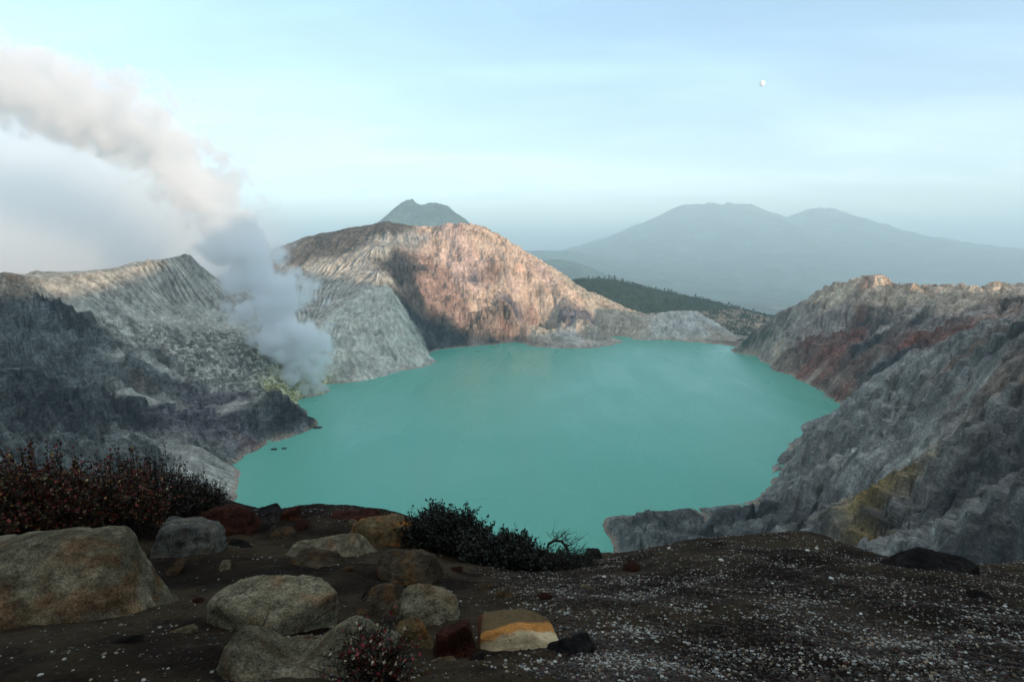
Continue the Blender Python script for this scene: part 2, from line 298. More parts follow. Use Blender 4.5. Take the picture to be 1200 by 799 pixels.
NX, NY = np.meshgrid(ngx, ngx)
g_n = Grid(-46, -46, .25, blur(rbf_eval(_wn, npx, npy, .5, NX, NY), 2))

def base_h(X, Y):
    r = np.hypot(X, Y); b = sstep(24, 40, r)
    return g_n.cub(X, Y) * (1 - b) + g_h.cub(X, Y) * b

from concurrent.futures import ThreadPoolExecutor
def crater(X, Y):
    X = np.asarray(X); sh = X.shape; x = X.ravel().astype(np.float32); y = np.asarray(Y).ravel().astype(np.float32)
    if x.size < 50000: r_ = crater_(x, y)
    else:
        n = 40000
        with ThreadPoolExecutor(4) as ex: ps = list(ex.map(lambda i: crater_(x[i:i + n], y[i:i + n]), range(0, x.size, n)))
        r_ = [np.concatenate([p[k] for p in ps]) for k in range(3)]
    return r_[0].reshape(sh), r_[1].reshape(sh + (4,)), r_[2].reshape(sh)
def crater_(X, Y):
    """-> Z, attrs (n,6), region"""
    r = np.hypot(X, Y)
    wx = fbm(X / 60, Y / 60, 900, 4) * 26 + fbm(X / 9, Y / 9, 910, 3) * 4; wy = fbm(X / 60, Y / 60, 905, 4) * 26 + fbm(X / 9, Y / 9, 915, 3) * 4
    H = base_h(X, Y)
    dx = g_dx.lin(X, Y); dy = g_dy.lin(X, Y)
    sl = np.hypot(dx, dy) + 1e-6
    nx, ny = -dx / sl, -dy / sl
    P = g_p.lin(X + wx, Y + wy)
    far = sstep(26, 60, r)
    am = (sstep(-6, 22, H) * .85 + .15) * far
    st = sstep(.12, .5, sl)
    # rilled slopes
    e1 = gullies(X, Y, nx, ny, 62, 2.3, 11, 4, .55)
    e2 = gullies(X + wx * .3, Y + wy * .3, nx, ny, 150, 1.3, 31, 3, .9)
    H = H + am * st * P[..., 3] * (e1 * 8.5)
    e3 = gullies(X + 77, Y + wy * .1, nx, ny, 25, 3.1, 21, 2, .45)
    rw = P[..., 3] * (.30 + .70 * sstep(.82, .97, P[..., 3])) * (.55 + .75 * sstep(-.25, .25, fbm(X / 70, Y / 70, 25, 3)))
    H = H + am * st * rw * e3 * 3.8
    H = H + am * st * (P[..., 3] + P[..., 4] * .6) * e2 * 12.0
    # craggy rock
    k = sstep(60, 500, r)
    rk = (ridged(X / 85 + wx * .01, Y / 85 + wy * .01, 41, 7, .55) - .45) * (9 + 17 * k)
    blk = fbm(X / 24 + wx * .03, Y / 24 + wy * .03, 51, 6, .58) * (5.5 + 4 * k)
    cq = sstep(0, 60, X - 60 - .1 * Y) * sstep(1250, 1100, Y)      # the right side breaks in bigger, smoother slabs
    H = H + am * P[..., 4] * (rk * (1 - .25 * cq) + blk * (1 - .55 * cq))
    # jointed blocks with crevices between them
    qx = X + fbm(X / 40, Y / 40, 161, 4) * 22; qy = Y + fbm(X / 40, Y / 40, 166, 4) * 22
    for cell_, dep, off, sd_, ck in ((105, 13.0, 12.0, 191, 1.0), (48, 8.0, 10.0, 171, 1.0), (17, 2.6, 3.0, 176, .8), (6.5, 1.0, 1.2, 181, .45)):
        if cell_ == 105: kk_ = cq
        else: kk_ = 1 - (1 - ck) * cq
        a1, a2, ai = worley(qx / cell_, qy / cell_ * .8, sd_)
        ed = a2 - a1
        H = H + am * P[..., 4] * kk_ * ((ai - .5) * off * sstep(0, .22, ed) - dep * np.exp(-ed / .06))
    # strata ledges
    t = (H + fbm(X / 90, Y / 90, 71, 3) * 16) / 9.0
    tf = t - np.floor(t); led = (sstep(.25, .75, tf) - tf) * 9.0
    H = H + am * P[..., 4] * led * (.95 + .8 * (X < 0)) * sstep(-.1, .35, fbm(X / 120, Y / 120, 81, 2) + .2)
    # rubble blocks
    d1, d2, cid = worley(X / 9 + wx * .05, Y / 9 + wy * .05, 61)
    d3, d4, cid2 = worley(X / 4.2, Y / 4.2, 67)
    H = H + am * P[..., 5] * ((cid - .3) * 3.2 * sstep(0, .25, d2 - d1) + (cid2 - .4) * 1.5 * sstep(0, .25, d4 - d3))
    # albedo
    n1 = fbm(X / 30 + 5, Y / 30, 101, 5, .6); n2 = fbm(X / 7, Y / 7, 111, 4, .6)
    # rill streaks with shading put into the colour: crests lightened, bottoms darkened
    rill_shade = gullies(X + 77, Y + wy * .1, nx, ny, 25, 3.1, 21, 2, .45)
    c = P[..., :3] * np.maximum(.25, 1 + .9 * n1 + .8 * n2)[..., None] * (1 + .95 * rill_shade * rw)[..., None]
    sb = gn(H / 4.5 + wx * .06, X / 160 + Y / 160, 301) * .6 + gn(H / 1.7 + wy * .08, X / 90, 305) * .4
    c = c * (1 + .75 * sb * P[..., 4] * (1 - P[..., 3] * .8))[..., None]
    pb = P[..., 5:6] * sstep(.5, .9, cid2)[..., None]
    c = c * (1 - .45 * P[..., 5:6]) + pb * np.array([.5, .48, .40]) * .75
    # pale mineral crust left by the lake along its shore
    ml = (sstep(3.2, 1.2, H + n2 * 2.0) * sstep(-.2, .15, fbm(X / 45, Y / 45, 151, 3) + .12) * .75)[..., None]
    c = c * (1 - ml) + ml * np.array([.42, .33, .25]) * (1 + .5 * n2)[..., None]
    # rusty and pale patches over the rock
    m = (sstep(.28, .5, fbm(X / 55, Y / 55, 141, 4)) * P[..., 4] * .5)[..., None]
    c = c * (1 - m) + m * c * np.array([1.5, .95, .75])
    ij = (np.clip(((Y + wy * .6 - gy[0]) / GS).round().astype(int), 0, len(gy) - 1), np.clip(((X + wx * .6 - gx[0]) / GS).round().astype(int), 0, len(gx) - 1))
    gw = np.clip(P[..., 3] * 1.0 + cq * .35, 0, 1)[..., None]
    return H, np.concatenate([np.clip(c, .012, .8), gw], -1), RF[ij]

# ------------------------------------------------------------------ mesh helpers
def mesh_np(name, V, Fq, mat, col=None, smooth=True, parent=None):
    me = bpy.data.meshes.new(name)
    V = np.asarray(V, dtype=np.float32); Fq = np.asarray(Fq, dtype=np.int32)
    n = Fq.shape[1]
    me.vertices.add(len(V)); me.vertices.foreach_set('co', V.ravel())
    me.loops.add(Fq.size); me.loops.foreach_set('vertex_index', Fq.ravel())
    me.polygons.add(len(Fq)); me.polygons.foreach_set('loop_start', np.arange(0, Fq.size, n, dtype=np.int32))
    if smooth: me.polygons.foreach_set('use_smooth', np.ones(len(Fq), dtype=bool))
    me.update(calc_edges=True)
    if col is not None:
        a = me.color_attributes.new('tint', 'FLOAT_COLOR', 'POINT')
        cc = np.ones((len(V), 4), dtype=np.float32); cc[:, :np.shape(col)[-1]] = col
        a.data.foreach_set('color', cc.ravel())
    if mat: me.materials.append(mat)
    o = bpy.data.objects.new(name, me); COL.objects.link(o)
    if parent: o.parent = parent
    return o

def tag(o, label=None, cat=None, group=None, kind=None):
    if label: o['label'] = label
    if cat: o['category'] = cat
    if group: o['group'] = group
    if kind: o['kind'] = kind
    return o

def grid_faces(nr, nc, wrap=False):
    i, j = np.meshgrid(np.arange(nr - 1), np.arange(nc if wrap else nc - 1), indexing='ij')
    j2 = (j + 1) % nc
    return np.stack([i * nc + j, i * nc + j2, (i + 1) * nc + j2, (i + 1) * nc + j], -1).reshape(-1, 4)

def sub(V, Fm, col, mask, name, mat):
    f = Fm[mask]
    u, inv = np.unique(f.ravel(), return_inverse=True)
    return mesh_np(name, V[u], inv.reshape(f.shape), mat, col[u])

# ------------------------------------------------------------------ materials
class N:
    def __init__(s, name, vol=False):
        s.m = bpy.data.materials.new(name); s.m.use_nodes = True; s.t = s.m.node_tree; s.t.nodes.clear()
        s.out = s.t.nodes.new('ShaderNodeOutputMaterial')
    def n(s, typ, **kw):
        nd = s.t.nodes.new(typ)
        for k_, v in kw.items():
            if k_.startswith('_'): setattr(nd, k_[1:], v)
        return nd
    def inp(s, nd, key, v):
        if hasattr(v, 'is_linked') or isinstance(v, bpy.types.NodeSocket): s.t.links.new(v, nd.inputs[key])
        else: nd.inputs[key].default_value = v
    def coord(s, which='Object', scale=(1, 1, 1), rot=(0, 0, 0)):
        tc = s.n('ShaderNodeTexCoord'); mp = s.n('ShaderNodeMapping'); s.inp(mp, 0, tc.outputs[which]); mp.inputs['Scale'].default_value = scale; mp.inputs['Rotation'].default_value = rot
        return mp.outputs[0]
    def noise(s, v, sc, det=5, rough=.55, dist=0.0, ch=0):
        nd = s.n('ShaderNodeTexNoise'); s.inp(nd, 'Vector', v); nd.inputs['Scale'].default_value = sc; nd.inputs['Detail'].default_value = det; nd.inputs['Roughness'].default_value = rough; nd.inputs['Distortion'].default_value = dist
        return nd.outputs[ch]
    def voro(s, v, sc, feat='F1', out='Distance', rnd=1.0):
        nd = s.n('ShaderNodeTexVoronoi'); nd.feature = feat; s.inp(nd, 'Vector', v); nd.inputs['Scale'].default_value = sc; nd.inputs['Randomness'].default_value = rnd
        return nd.outputs[out]
    def math(s, op, a, b=0.0, c=0.0, clamp=False):
        nd = s.n('ShaderNodeMath'); nd.operation = op; nd.use_clamp = clamp
        s.inp(nd, 0, a); s.inp(nd, 1, b); s.inp(nd, 2, c); return nd.outputs[0]
    def ss(s, x, a, b, lo=0.0, hi=1.0):
        nd = s.n('ShaderNodeMapRange'); nd.interpolation_type = 'SMOOTHSTEP'; s.inp(nd, 0, x); nd.inputs[1].default_value = a; nd.inputs[2].default_value = b; nd.inputs[3].default_value = lo; nd.inputs[4].default_value = hi
        return nd.outputs[0]
    def mix(s, f, a, b, bt='MIX'):
        nd = s.n('ShaderNodeMix'); nd.data_type = 'RGBA'; nd.blend_type = bt; s.inp(nd, 0, f)
        for k_, v in ((6, a), (7, b)):
            if isinstance(v, (tuple, list)): v = tuple(v) + (1,) if len(v) == 3 else v
            s.inp(nd, k_, v)
        return nd.outputs[2]
    def bump(s, h, st, dist, nrm=None):
        nd = s.n('ShaderNodeBump'); s.inp(nd, 'Height', h); nd.inputs['Strength'].default_value = st; nd.inputs['Distance'].default_value = dist
        if nrm is not None: s.inp(nd, 'Normal', nrm)
        return nd.outputs[0]
    def attr(s, name='tint'):
        nd = s.n('ShaderNodeAttribute'); nd.attribute_name = name; return nd.outputs['Color']
    def pr(s, color, rough=.9, spec=.25, normal=None, **kw):
        nd = s.n('ShaderNodeBsdfPrincipled'); s.inp(nd, 'Base Color', tuple(color) + (1,) if isinstance(color, (tuple, list)) and len(color) == 3 else color); s.inp(nd, 'Roughness', rough); s.inp(nd, 'Specular IOR Level', spec)
        if normal is not None: s.inp(nd, 'Normal', normal)
        for k_, v in kw.items(): s.inp(nd, k_, v)
        s.t.links.new(nd.outputs[0], s.out.inputs['Surface']); return nd

def terrain_mat(name, s1=.06, bst=1.0, con=1.0, useal=True):
    m = N(name); v = m.coord('Object')
    n1 = m.noise(v, s1, 8, .62); n2 = m.noise(v, s1 * 7, 8, .65)
    vs = m.coord('Object', (1, 1, 3.2), (.25, -.2, 0)); n3 = m.noise(vs, s1 * 3, 6, .7, 1.2)
    cr = m.voro(m.mix(.12, v, m.noise(v, s1 * 4, 4, .5, 0, 1), 'ADD'), s1 * 2.2, 'DISTANCE_TO_EDGE')
    k = m.ss(n1, .3, .7, 1 - .4 * con, 1 + .4 * con)
    for nn_, q_ in ((n3, .46), (n2, .5), (m.noise(v, s1 * 18, 6, .7), .42)): k = m.math('MULTIPLY', k, m.ss(nn_, .32, .68, 1 - q_ * con, 1 + q_ * con))
    at = m.n('ShaderNodeAttribute'); at.attribute_name = 'tint'
    al = m.math('MULTIPLY_ADD', at.outputs['Alpha'], -.7 if useal else 0.0, 1.0)
    k = m.math('MULTIPLY_ADD', m.math('SUBTRACT', k, 1.0), al, 1.0)
    c = m.mix(1.0, at.outputs['Color'], k, 'MULTIPLY')
    b = m.bump(m.ss(cr, 0, .12), .35, .12 / s1 * .6)
    b = m.bump(m.math('MULTIPLY', n3, al), bst, .25 / s1, b); b = m.bump(m.math('MULTIPLY', n2, al), bst, .05 / s1, b)
    m.pr(c, .95, .06, b)
    return m.m
M_rock = terrain_mat('volcanic_rock', .05, .9, .9)
M_rockn = terrain_mat('grey_cliff_rock', .11, .95, .85)
M_ash = terrain_mat('ash_slope', .045, .6, .5)

# ------------------------------------------------------------------ crater terrain
az = np.concatenate([np.radians(np.arange(-180, -54, 1.5)), np.radians(np.linspace(-54, 54, 1700)), np.radians(np.arange(55.5, 180, 1.5))])
rr = [34.0]
while rr[-1] < 2650:
    q = rr[-1]; rr.append(q + (q * .014 if q < 110 else q * .0045 if q < 640 else 2.9 if q < 1560 else 2.9 + (q - 1560) * .018))
rr = np.array(rr)
AZ, RR = np.meshgrid(az, rr)
X = np.sin(AZ) * RR; Y = np.cos(AZ) * RR
Z, colr, reg = crater(X, Y)
# far edge sinks to the plain
fe = sstep(2350, 2640, RR); Z = Z * (1 - fe) + (-230) * fe
V = np.stack([X, Y, Z], -1).reshape(-1, 3); cf = colr.reshape(-1, 4); Fm = grid_faces(len(rr), len(az), True)
fr = reg.reshape(-1)[Fm[:, 0]]
zc = V[Fm, 2].max(1)
keep = ~((zc < -6) & (np.hypot(V[Fm[:, 0], 0], V[Fm[:, 0], 1]) < 1400))
T = tag
for codes, nm, mt, lab, cat in (((0,), 'crater_wall', M_rock, 'dark grey terraced crater wall with a rilled ridge, left of the smoke', 'crater wall'),
                           ((1,), 'mountain', M_ash, 'orange and grey gullied mountain rising over the far lake shore', 'mountain'),
                           ((2,), 'forest_hill', M_ash, 'low dark green hill behind the far crater rim', 'hill'),
                           ((3,), 'rocky_hill', M_rock, 'reddish brown rocky hill with a sunlit top at the right lake shore', 'hill'),
                           ((4,), 'cliff', M_rockn, 'grey weathered rock cliff with a low spit reaching into the lake', 'cliff'),
                           ((5, 6, 7), 'hillside', M_rock, 'dark slope falling from the foreground rim to the lake, with an added shade ridge behind the view', 'hillside')):
    o = sub(V, Fm, cf, np.isin(fr, codes) & keep, nm, mt); T(o, lab, cat, kind='structure')

# near ground
def near_h(X, Y):
    r = np.hypot(X, Y)
    H = base_h(X, Y)
    H = H + fbm(X / 1.6, Y / 1.6, 201, 5, .5) * .13 * sstep(1.2, 3, r) + fbm(X / .4, Y / .4, 211, 5, .6) * .045
    far = r > 26
    if far.any(): H[far] += (crater(X[far], Y[far])[0] - base_h(X[far], Y[far])) * sstep(26, 35, r[far])
    return H
az2 = np.concatenate([np.radians(np.arange(-180, -54, 2)), np.radians(np.linspace(-54, 54, 900)), np.radians(np.arange(56, 180, 2))])
r2 = np.concatenate([[.05, .4, .8], np.geomspace(1.2, 35.5, 620)])
A2, R2 = np.meshgrid(az2, r2); X2 = np.sin(A2) * R2; Y2 = np.cos(A2) * R2
Z2 = near_h(X2, Y2)
m = N('foreground_soil'); v = m.coord('Object')
n1 = m.noise(v, .5, 6, .6); n2 = m.noise(v, 3.2, 8, .65); n3 = m.noise(v, 30, 5, .7)
c = m.mix(m.ss(n1, .42, .6), (.012, .0078, .005), (.048, .034, .019)); c = m.mix(m.ss(n2, .5, .68), c, (.017, .0105, .008)); c = m.mix(1.0, c, m.math('MULTIPLY_ADD', n3, 1.4, .3), 'MULTIPLY')
m.pr(c, .97, .04, m.bump(n3, .8, .02, m.bump(n2, .8, .12)))
o = mesh_np('ground', np.stack([X2, Y2, Z2], -1).reshape(-1, 3), grid_faces(len(r2), len(az2), True), m.m); T(o, 'dark brown gravelly soil of the foreground rim', 'ground', kind='structure')

def ground_z(x, y):
    return float(near_h(np.array([x]), np.array([y]))[0])

# ------------------------------------------------------------------ lake
shore_px = [(-40, 470), (300, 440), (360, 425), (480, 395), (610, 385), (800, 385), (880, 395), (1010, 455), (1050, 480), (980, 530), (960, 600), (1000, 660)]
SP = [SH(*p) for p in [(230, 500), (300, 462), (345, 440), (400, 432), (480, 405), (600, 388), (800, 388), (860, 400), (930, 425), (1020, 470), (985, 520), (960, 580), (940, 630), (760, 700)]] + [(180, 190, 0), (60, 170, 0), (-100, 180, 0), (-200, 240, 0), (-300, 360, 0), (-330, 480, 0)]
m = N('lake_water'); v = m.coord('Object')
nA = m.noise(v, .0042, 2, .5, .3); nB = m.noise(m.coord('Object', (1, .35, 1), (0, 0, .5)), .016, 2, .5, .3); nC = m.noise(m.coord('Object', (1, .45, 1), (0, 0, -.3)), .6, 4, .6)
c = m.mix(m.ss(nA, .38, .62), (.105, .425, .31), (.13, .445, .33)); c = m.mix(m.ss(nB, .50, .72, 0, .35), c, (.17, .42, .33))
m.pr(c, m.ss(nB, .35, .65, .24, .34), .33, None, IOR=1.33)
cx_ = sum(p[0] for p in SP) / len(SP); cy_ = sum(p[1] for p in SP) / len(SP)
lv = [(p[0], p[1], 0) for p in SP]
me = bpy.data.meshes.new('lake'); me.from_pydata(lv, [], [tuple(range(len(lv)))]); me.materials.append(m.m)
lake = bpy.data.objects.new('lake', me); COL.objects.link(lake); T(lake, 'milky turquoise crater lake filling the bottom of the crater', 'lake', kind='structure')

# ------------------------------------------------------------------ far land
rf = np.geomspace(2450, 90000, 420)
azf = np.radians(np.linspace(-62, 62, 1000))
AF, RFf = np.meshgrid(azf, rf); XF = np.sin(AF) * RFf; YF = np.cos(AF) * RFf
zf = -520 + 300 * np.exp(-(RFf - 2450) / 1500)
zf = zf + fbm(XF / 2500, YF / 2500, 301, 5) * 160 * sstep(2450, 4500, RFf) * (1 - sstep(16000, 26000, RFf)) + (ridged(XF / 900, YF / 900, 311, 5) - .5) * 90 * sstep(2450, 4000, RFf) * (1 - sstep(9000, 16000, RFf))
pf = sstep(.0, .3, fbm(XF / 1800, YF / 1800, 321, 5, .6))[..., None]
cfar = np.array([.045, .07, .04]) * (1 - pf) + np.array([.62, .42, .29]) * pf
pf2 = sstep(.15, .3, fbm(XF / 500, YF / 500, 331, 4, .6))[..., None]
cfar = cfar * (1 - pf2 * .6) + np.array([.10, .12, .06]) * pf2 * .6
M_far = terrain_mat('far_land', .0035, .5, 1.0, False)
o = mesh_np('plain', np.stack([XF, YF, zf], -1).reshape(-1, 3), grid_faces(len(rf), len(azf)), M_far, np.broadcast_to(cfar, XF.shape + (3,)).reshape(-1, 3)); T(o, 'hazy plain of fields and low hills beyond the crater', 'plain', kind='structure')

def peaks(name, label, x0, x1, y0, y1, n, fn, col, mat, cat='volcano'):
    gx_ = np.linspace(x0, x1, n); gy_ = np.linspace(y0, y1, int(n * (y1 - y0) / (x1 - x0)))
    A, B = np.meshgrid(gx_, gy_); H = fn(A, B)
    eu = np.minimum(np.minimum(A - x0, x1 - A) / (x1 - x0), np.minimum(B - y0, y1 - B) / (y1 - y0)); H = H - 750 * (1 - sstep(0, .16, eu))
    cc = np.broadcast_to(np.array(col), A.shape + (3,)) * (1 + 1.6 * fbm(A / 700, B / 500, 77, 5, .6))[..., None]
    o = mesh_np(name, np.stack([A, B, H], -1).reshape(-1, 3), grid_faces(*A.shape), mat, np.clip(cc, .01, 1).reshape(-1, 3)); T(o, label, cat, kind='structure')
def cone(A, B, cx, cy, z0, top, rad, pw=1.6, plat=0):
    d = np.maximum(np.hypot(A - cx, B - cy) - plat, 0) / rad
    return z0 + (top - z0) * np.exp(-(d ** 1.15) * pw)
def gull(A, B, H, cell, amp, s):
    gyy, gxx = np.gradient(blur(H, 3)); sl = np.hypot(gxx, gyy) + 1e-6
    return gullies(A, B, -gxx / sl, -gyy / sl, cell, 1.6, s, 3, .8) * amp
def f_big(A, B):
    p1 = K(838, 241, 16000); p2 = K(962, 246, 15500); p3 = K(1080, 288, 15500); p4 = K(760, 272, 15800)
    H = np.maximum(cone(A, B, p1[0], p1[1], -700, p1[2] + 60, 4500, 1.25, 760), cone(A, B, p2[0], p2[1], -700, p2[2], 4600, 1.25, 330))
    H = np.minimum(H, p1[2] - 25 + fbm(A / 260, B / 260, 58, 3) * 70 + 200 * sstep(0, 900, np.abs(A - p1[0]) - 1500))
    H = np.maximum(H, cone(A, B, p2[0] + 1800, p2[1], -700, p2[2] - 640, 6400, 1.2, 300))
    H = np.maximum(H, cone(A, B, p1[0] - 1300, p1[1], -700, p1[2] - 520, 4200, 1.2, 100))
    return H + gull(A, B, H, 1500, 55, 5) + fbm(A / 420, B / 420, 55, 5) * 85
peaks('volcano', 'wide blue twin peaked volcano on the hazy right horizon', -6000, 24000, 7500, 24000, 460, f_big, (.06, .09, .07), M_far)
def f_small(A, B):
    p1 = K(480, 236, 6500); p2 = K(506, 243, 6500); p3 = K(620, 299, 6500)
    H = np.maximum(cone(A, B, p1[0], p1[1], -700, p1[2] + 20, 1750, 1.3, 20), cone(A, B, p2[0], p2[1], -700, p2[2] + 15, 1750, 1.3, 170))
    return H + gull(A, B, H, 600, 28, 8) + fbm(A / 150, B / 150, 57, 4) * 34
peaks('volcano', 'small dark blue peak poking up behind the middle mountain', -5500, 3500, 3800, 9500, 420, f_small, (.05, .08, .055), M_far)
def f_mid(A, B):
    p1 = K(600, 292, 11000); p2 = K(690, 312, 7500)
    H = np.maximum(cone(A, B, p1[0] + 600, 12500, -700, 120, 3500, 1.0, 900), cone(A, B, p2[0] - 500, 7500, -700, 20, 1500, 1.1, 300))
    return H + gull(A, B, H, 700, 30, 9) + fbm(A / 300, B / 300, 59, 4) * 30
peaks('foothills', 'low blue foothills between the middle mountain and the twin volcano', -3500, 7000, 5500, 14500, 300, f_mid, (.045, .08, .05), M_far, 'hills')

# ------------------------------------------------------------------ haze
def box(name, x0, x1, y0, y1, z0, z1, mat):
    v = [(x, y, z) for x in (x0, x1) for y in (y0, y1) for z in (z0, z1)]
    f = [(0, 1, 3, 2), (4, 6, 7, 5), (0, 4, 5, 1), (2, 3, 7, 6), (0, 2, 6, 4), (1, 5, 7, 3)]
    me = bpy.data.meshes.new(name); me.from_pydata(v, [], f); me.materials.append(mat)
    o = bpy.data.objects.new(name, me); COL.objects.link(o); return o
m = N('haze_air'); pv = m.n('ShaderNodeVolumePrincipled'); pv.inputs['Color'].default_value = (.69, .905, 1, 1); pv.inputs['Density'].default_value = 1.12e-4; pv.inputs['Anisotropy'].default_value = 0.0
m.t.links.new(pv.outputs[0], m.out.inputs['Volume'])
HAZE = T(box('haze', -95000, 95000, -30000, 95000, -1100, 1600, m.m), 'thin blue haze filling the air over the land', 'haze', kind='stuff')

# ------------------------------------------------------------------ foreground boulders
def _ico(n):
    import bmesh
    bm = bmesh.new(); bmesh.ops.create_icosphere(bm, subdivisions=n, radius=1.0)
    V = np.array([v.co[:] for v in bm.verts]); Fq = np.array([[v.index for v in f.verts] for f in bm.faces]); bm.free()
    return V, Fq
ICO = {n: _ico(n) for n in (1, 2, 5, 6)}
def n3(P, s, seed, o=4, g=.5, fn=fbm):
    x, y, z = P[:, 0] * s, P[:, 1] * s, P[:, 2] * s
    return (fn(x + z * .37, y - z * .21, seed, o, g) + fn(y + x * .33 + 9, z - x * .27, seed + 20, o, g) + fn(z + y * .31 + 5, x - y * .29, seed + 40, o, g)) / 3 * 1.5

def rock_mat(name, a, b, stain=None, stain_amt=.5, scale=1.0, bumps=1.0, crack=False):
    m = N(name); v = m.coord('Object')
    n1 = m.noise(v, 2.2 * scale, 7, .62); n2 = m.noise(v, 11 * scale, 8, .7); n3_ = m.noise(v, 70 * scale, 4, .7)
    c = m.mix(m.ss(n1, .38, .62), a, b)
    if stain is not None:
        c = m.mix(m.math('MULTIPLY', m.ss(m.noise(m.coord('Object', (1, 1, 1.6), (.3, .2, 0)), 1.7 * scale, 5, .6, .6), .46, .62), stain_amt), c, stain)
    c = m.mix(1.0, c, m.ss(n2, .3, .7, .5, 1.5), 'MULTIPLY')
    c = m.mix(1.0, c, m.ss(n3_, .3, .7, .5, 1.5), 'MULTIPLY')
    c = m.mix(m.ss(m.voro(v, 38 * scale, 'F1'), .16, .10, 0, .7), c, (.02, .017, .013))
    wv = m.mix(.25, v, m.noise(v, 3 * scale, 4, .6, 0, 1), 'ADD')
    crk = m.math('MAXIMUM', m.ss(m.voro(wv, (1.2 if crack else .9) * scale, 'DISTANCE_TO_EDGE'), 0, .012), 0.0 if crack else .8)
    c = m.mix(m.math('MULTIPLY_ADD', crk, -.6, .6), c, (.012, .01, .009))
    b_ = m.bump(crk, .5, .03 / scale); b_ = m.bump(n2, 1.0 * bumps, .07 / scale, b_); b_ = m.bump(n3_, .9 * bumps, .012 / scale, b_)
    m.pr(c, .96, .06, b_)
    return m.m

def hit(px, py, near=True):
    u = (px - 600) / F; v_ = -(py - 399.5) / F; dz = (-sp + v_ * cp) / (cp + v_ * sp); dx_ = u / (cp + v_ * sp)
    ys = np.geomspace(1.6, 14, 900) if near else np.geomspace(60, 2400, 2200)
    z_ = near_h(ys * dx_, ys) if near else g_h.cub(ys * dx_, ys)
    i = np.argmax(z_ > CAMZ + dz * ys)
    return (float(ys[i] * dx_), float(ys[i]), float(z_[i]))
def boulder(name, label, px, py, Yd, w, h, dr=.8, rz=0.0, seed=1, mat=None, planes=None, p=16, tilt=(0, 0), rough=.17, shape=None, sub_=6, group=None, zlift=0.0, nplane=7, snap=True, toph=.80):
    if snap:
        g0 = hit(max(min(px, 1195), 5), min(py + h * .5, 797)); sy = w / 2 * g0[1] / F * dr
        Yd = g0[1] + sy * .85; Yd = min(Yd, 11.2)
        sx = w / 2 * Yd / F * 1.04; sy = sx * dr
        zt = K(px, py - h / 2, Yd + sy * .72)[2]; c0 = K(px, py, Yd); gz = ground_z(c0[0], Yd)
        hv = max((zt - gz) * .86, sx * .22); sz = hv / toph; c = Vector((c0[0], Yd, gz - .08 * hv))
    else:
        c = Vector(K(px, py, Yd)); sx = w / 2 * Yd / F; sy = sx * dr; sz = sx * .6
    V0, F0 = ICO[sub_]
    rng = np.random.RandomState(seed)
    if planes is None:
        planes = [(rng.uniform(-.25, .25), rng.uniform(-.3, .1), 1, .78), (0, 0, -1, .95), (1, 0, .25, .92), (-1, 0, .3, .92), (0, 1, .2, .95), (0, -1, .55, .86)]
        for _ in range(nplane):
            d = rng.normal(size=3) * np.array([1, 1, .8]); d /= np.linalg.norm(d); planes.append((d[0], d[1], d[2], rng.uniform(.74, 1.0)))
    q = 0
    for a, b, c_, hh in planes:
        nn = np.array([a, b, c_], float); nn /= np.linalg.norm(nn)
        q = q + (np.maximum(V0 @ nn, 0) / hh) ** p
    r = q ** (-1.0 / p)
    P = V0 * r[:, None]
    if shape: P = shape(P)
    S = np.array([sx, sy, sz]); Pm = P * S
    k = min(sx, sy) / .5
    lay = n3(Pm * np.array([.35, .35, 2.2]), 3.2 / k, seed + 300, 4)
    d = n3(Pm, 1.9 / k, seed + 100, 6, .55) * rough * 1.4 + lay * rough * .35 - (ridged(Pm[:, 0] * 3 / k + Pm[:, 2], Pm[:, 1] * 3 / k, seed + 5, 3) - .5) * rough * .35
    Pm = Pm + V0 * (d * k * .5)[:, None]
    Pm = Pm + V0 * (n3(Pm, 8 / k, seed + 200, 5, .62) * .035 * k)[:, None]
    o = mesh_np(name, Pm, F0, mat)
    o.location = c + Vector((0, 0, zlift)); o.rotation_euler = (tilt[0], tilt[1], rz)
    return tag(o, label, 'rock', group)

m_olive = rock_mat('olive_grey_stone', (.12, .102, .062), (.27, .235, .15), (.19, .08, .025), .6)
m_grey = rock_mat('weathered_grey_stone', (.08, .08, .07), (.16, .155, .125), (.16, .07, .022), .3)
m_tan = rock_mat('tan_slab_stone', (.19, .165, .10), (.33, .285, .185), (.24, .085, .022), .45, crack=True)
m_brown = rock_mat('brown_stone', (.045, .033, .02), (.095, .075, .045), (.18, .075, .018), .7)
m_ochre = rock_mat('ochre_stone', (.10, .07, .032), (.17, .12, .06), (.30, .11, .02), .7)
m_red = rock_mat('red_scoria_stone', (.04, .014, .009), (.075, .025, .014), (.02, .013, .011), .6)
m_black = rock_mat('dark_basalt_stone', (.014, .013, .013), (.028, .025, .023), (.04, .02, .013), .4)
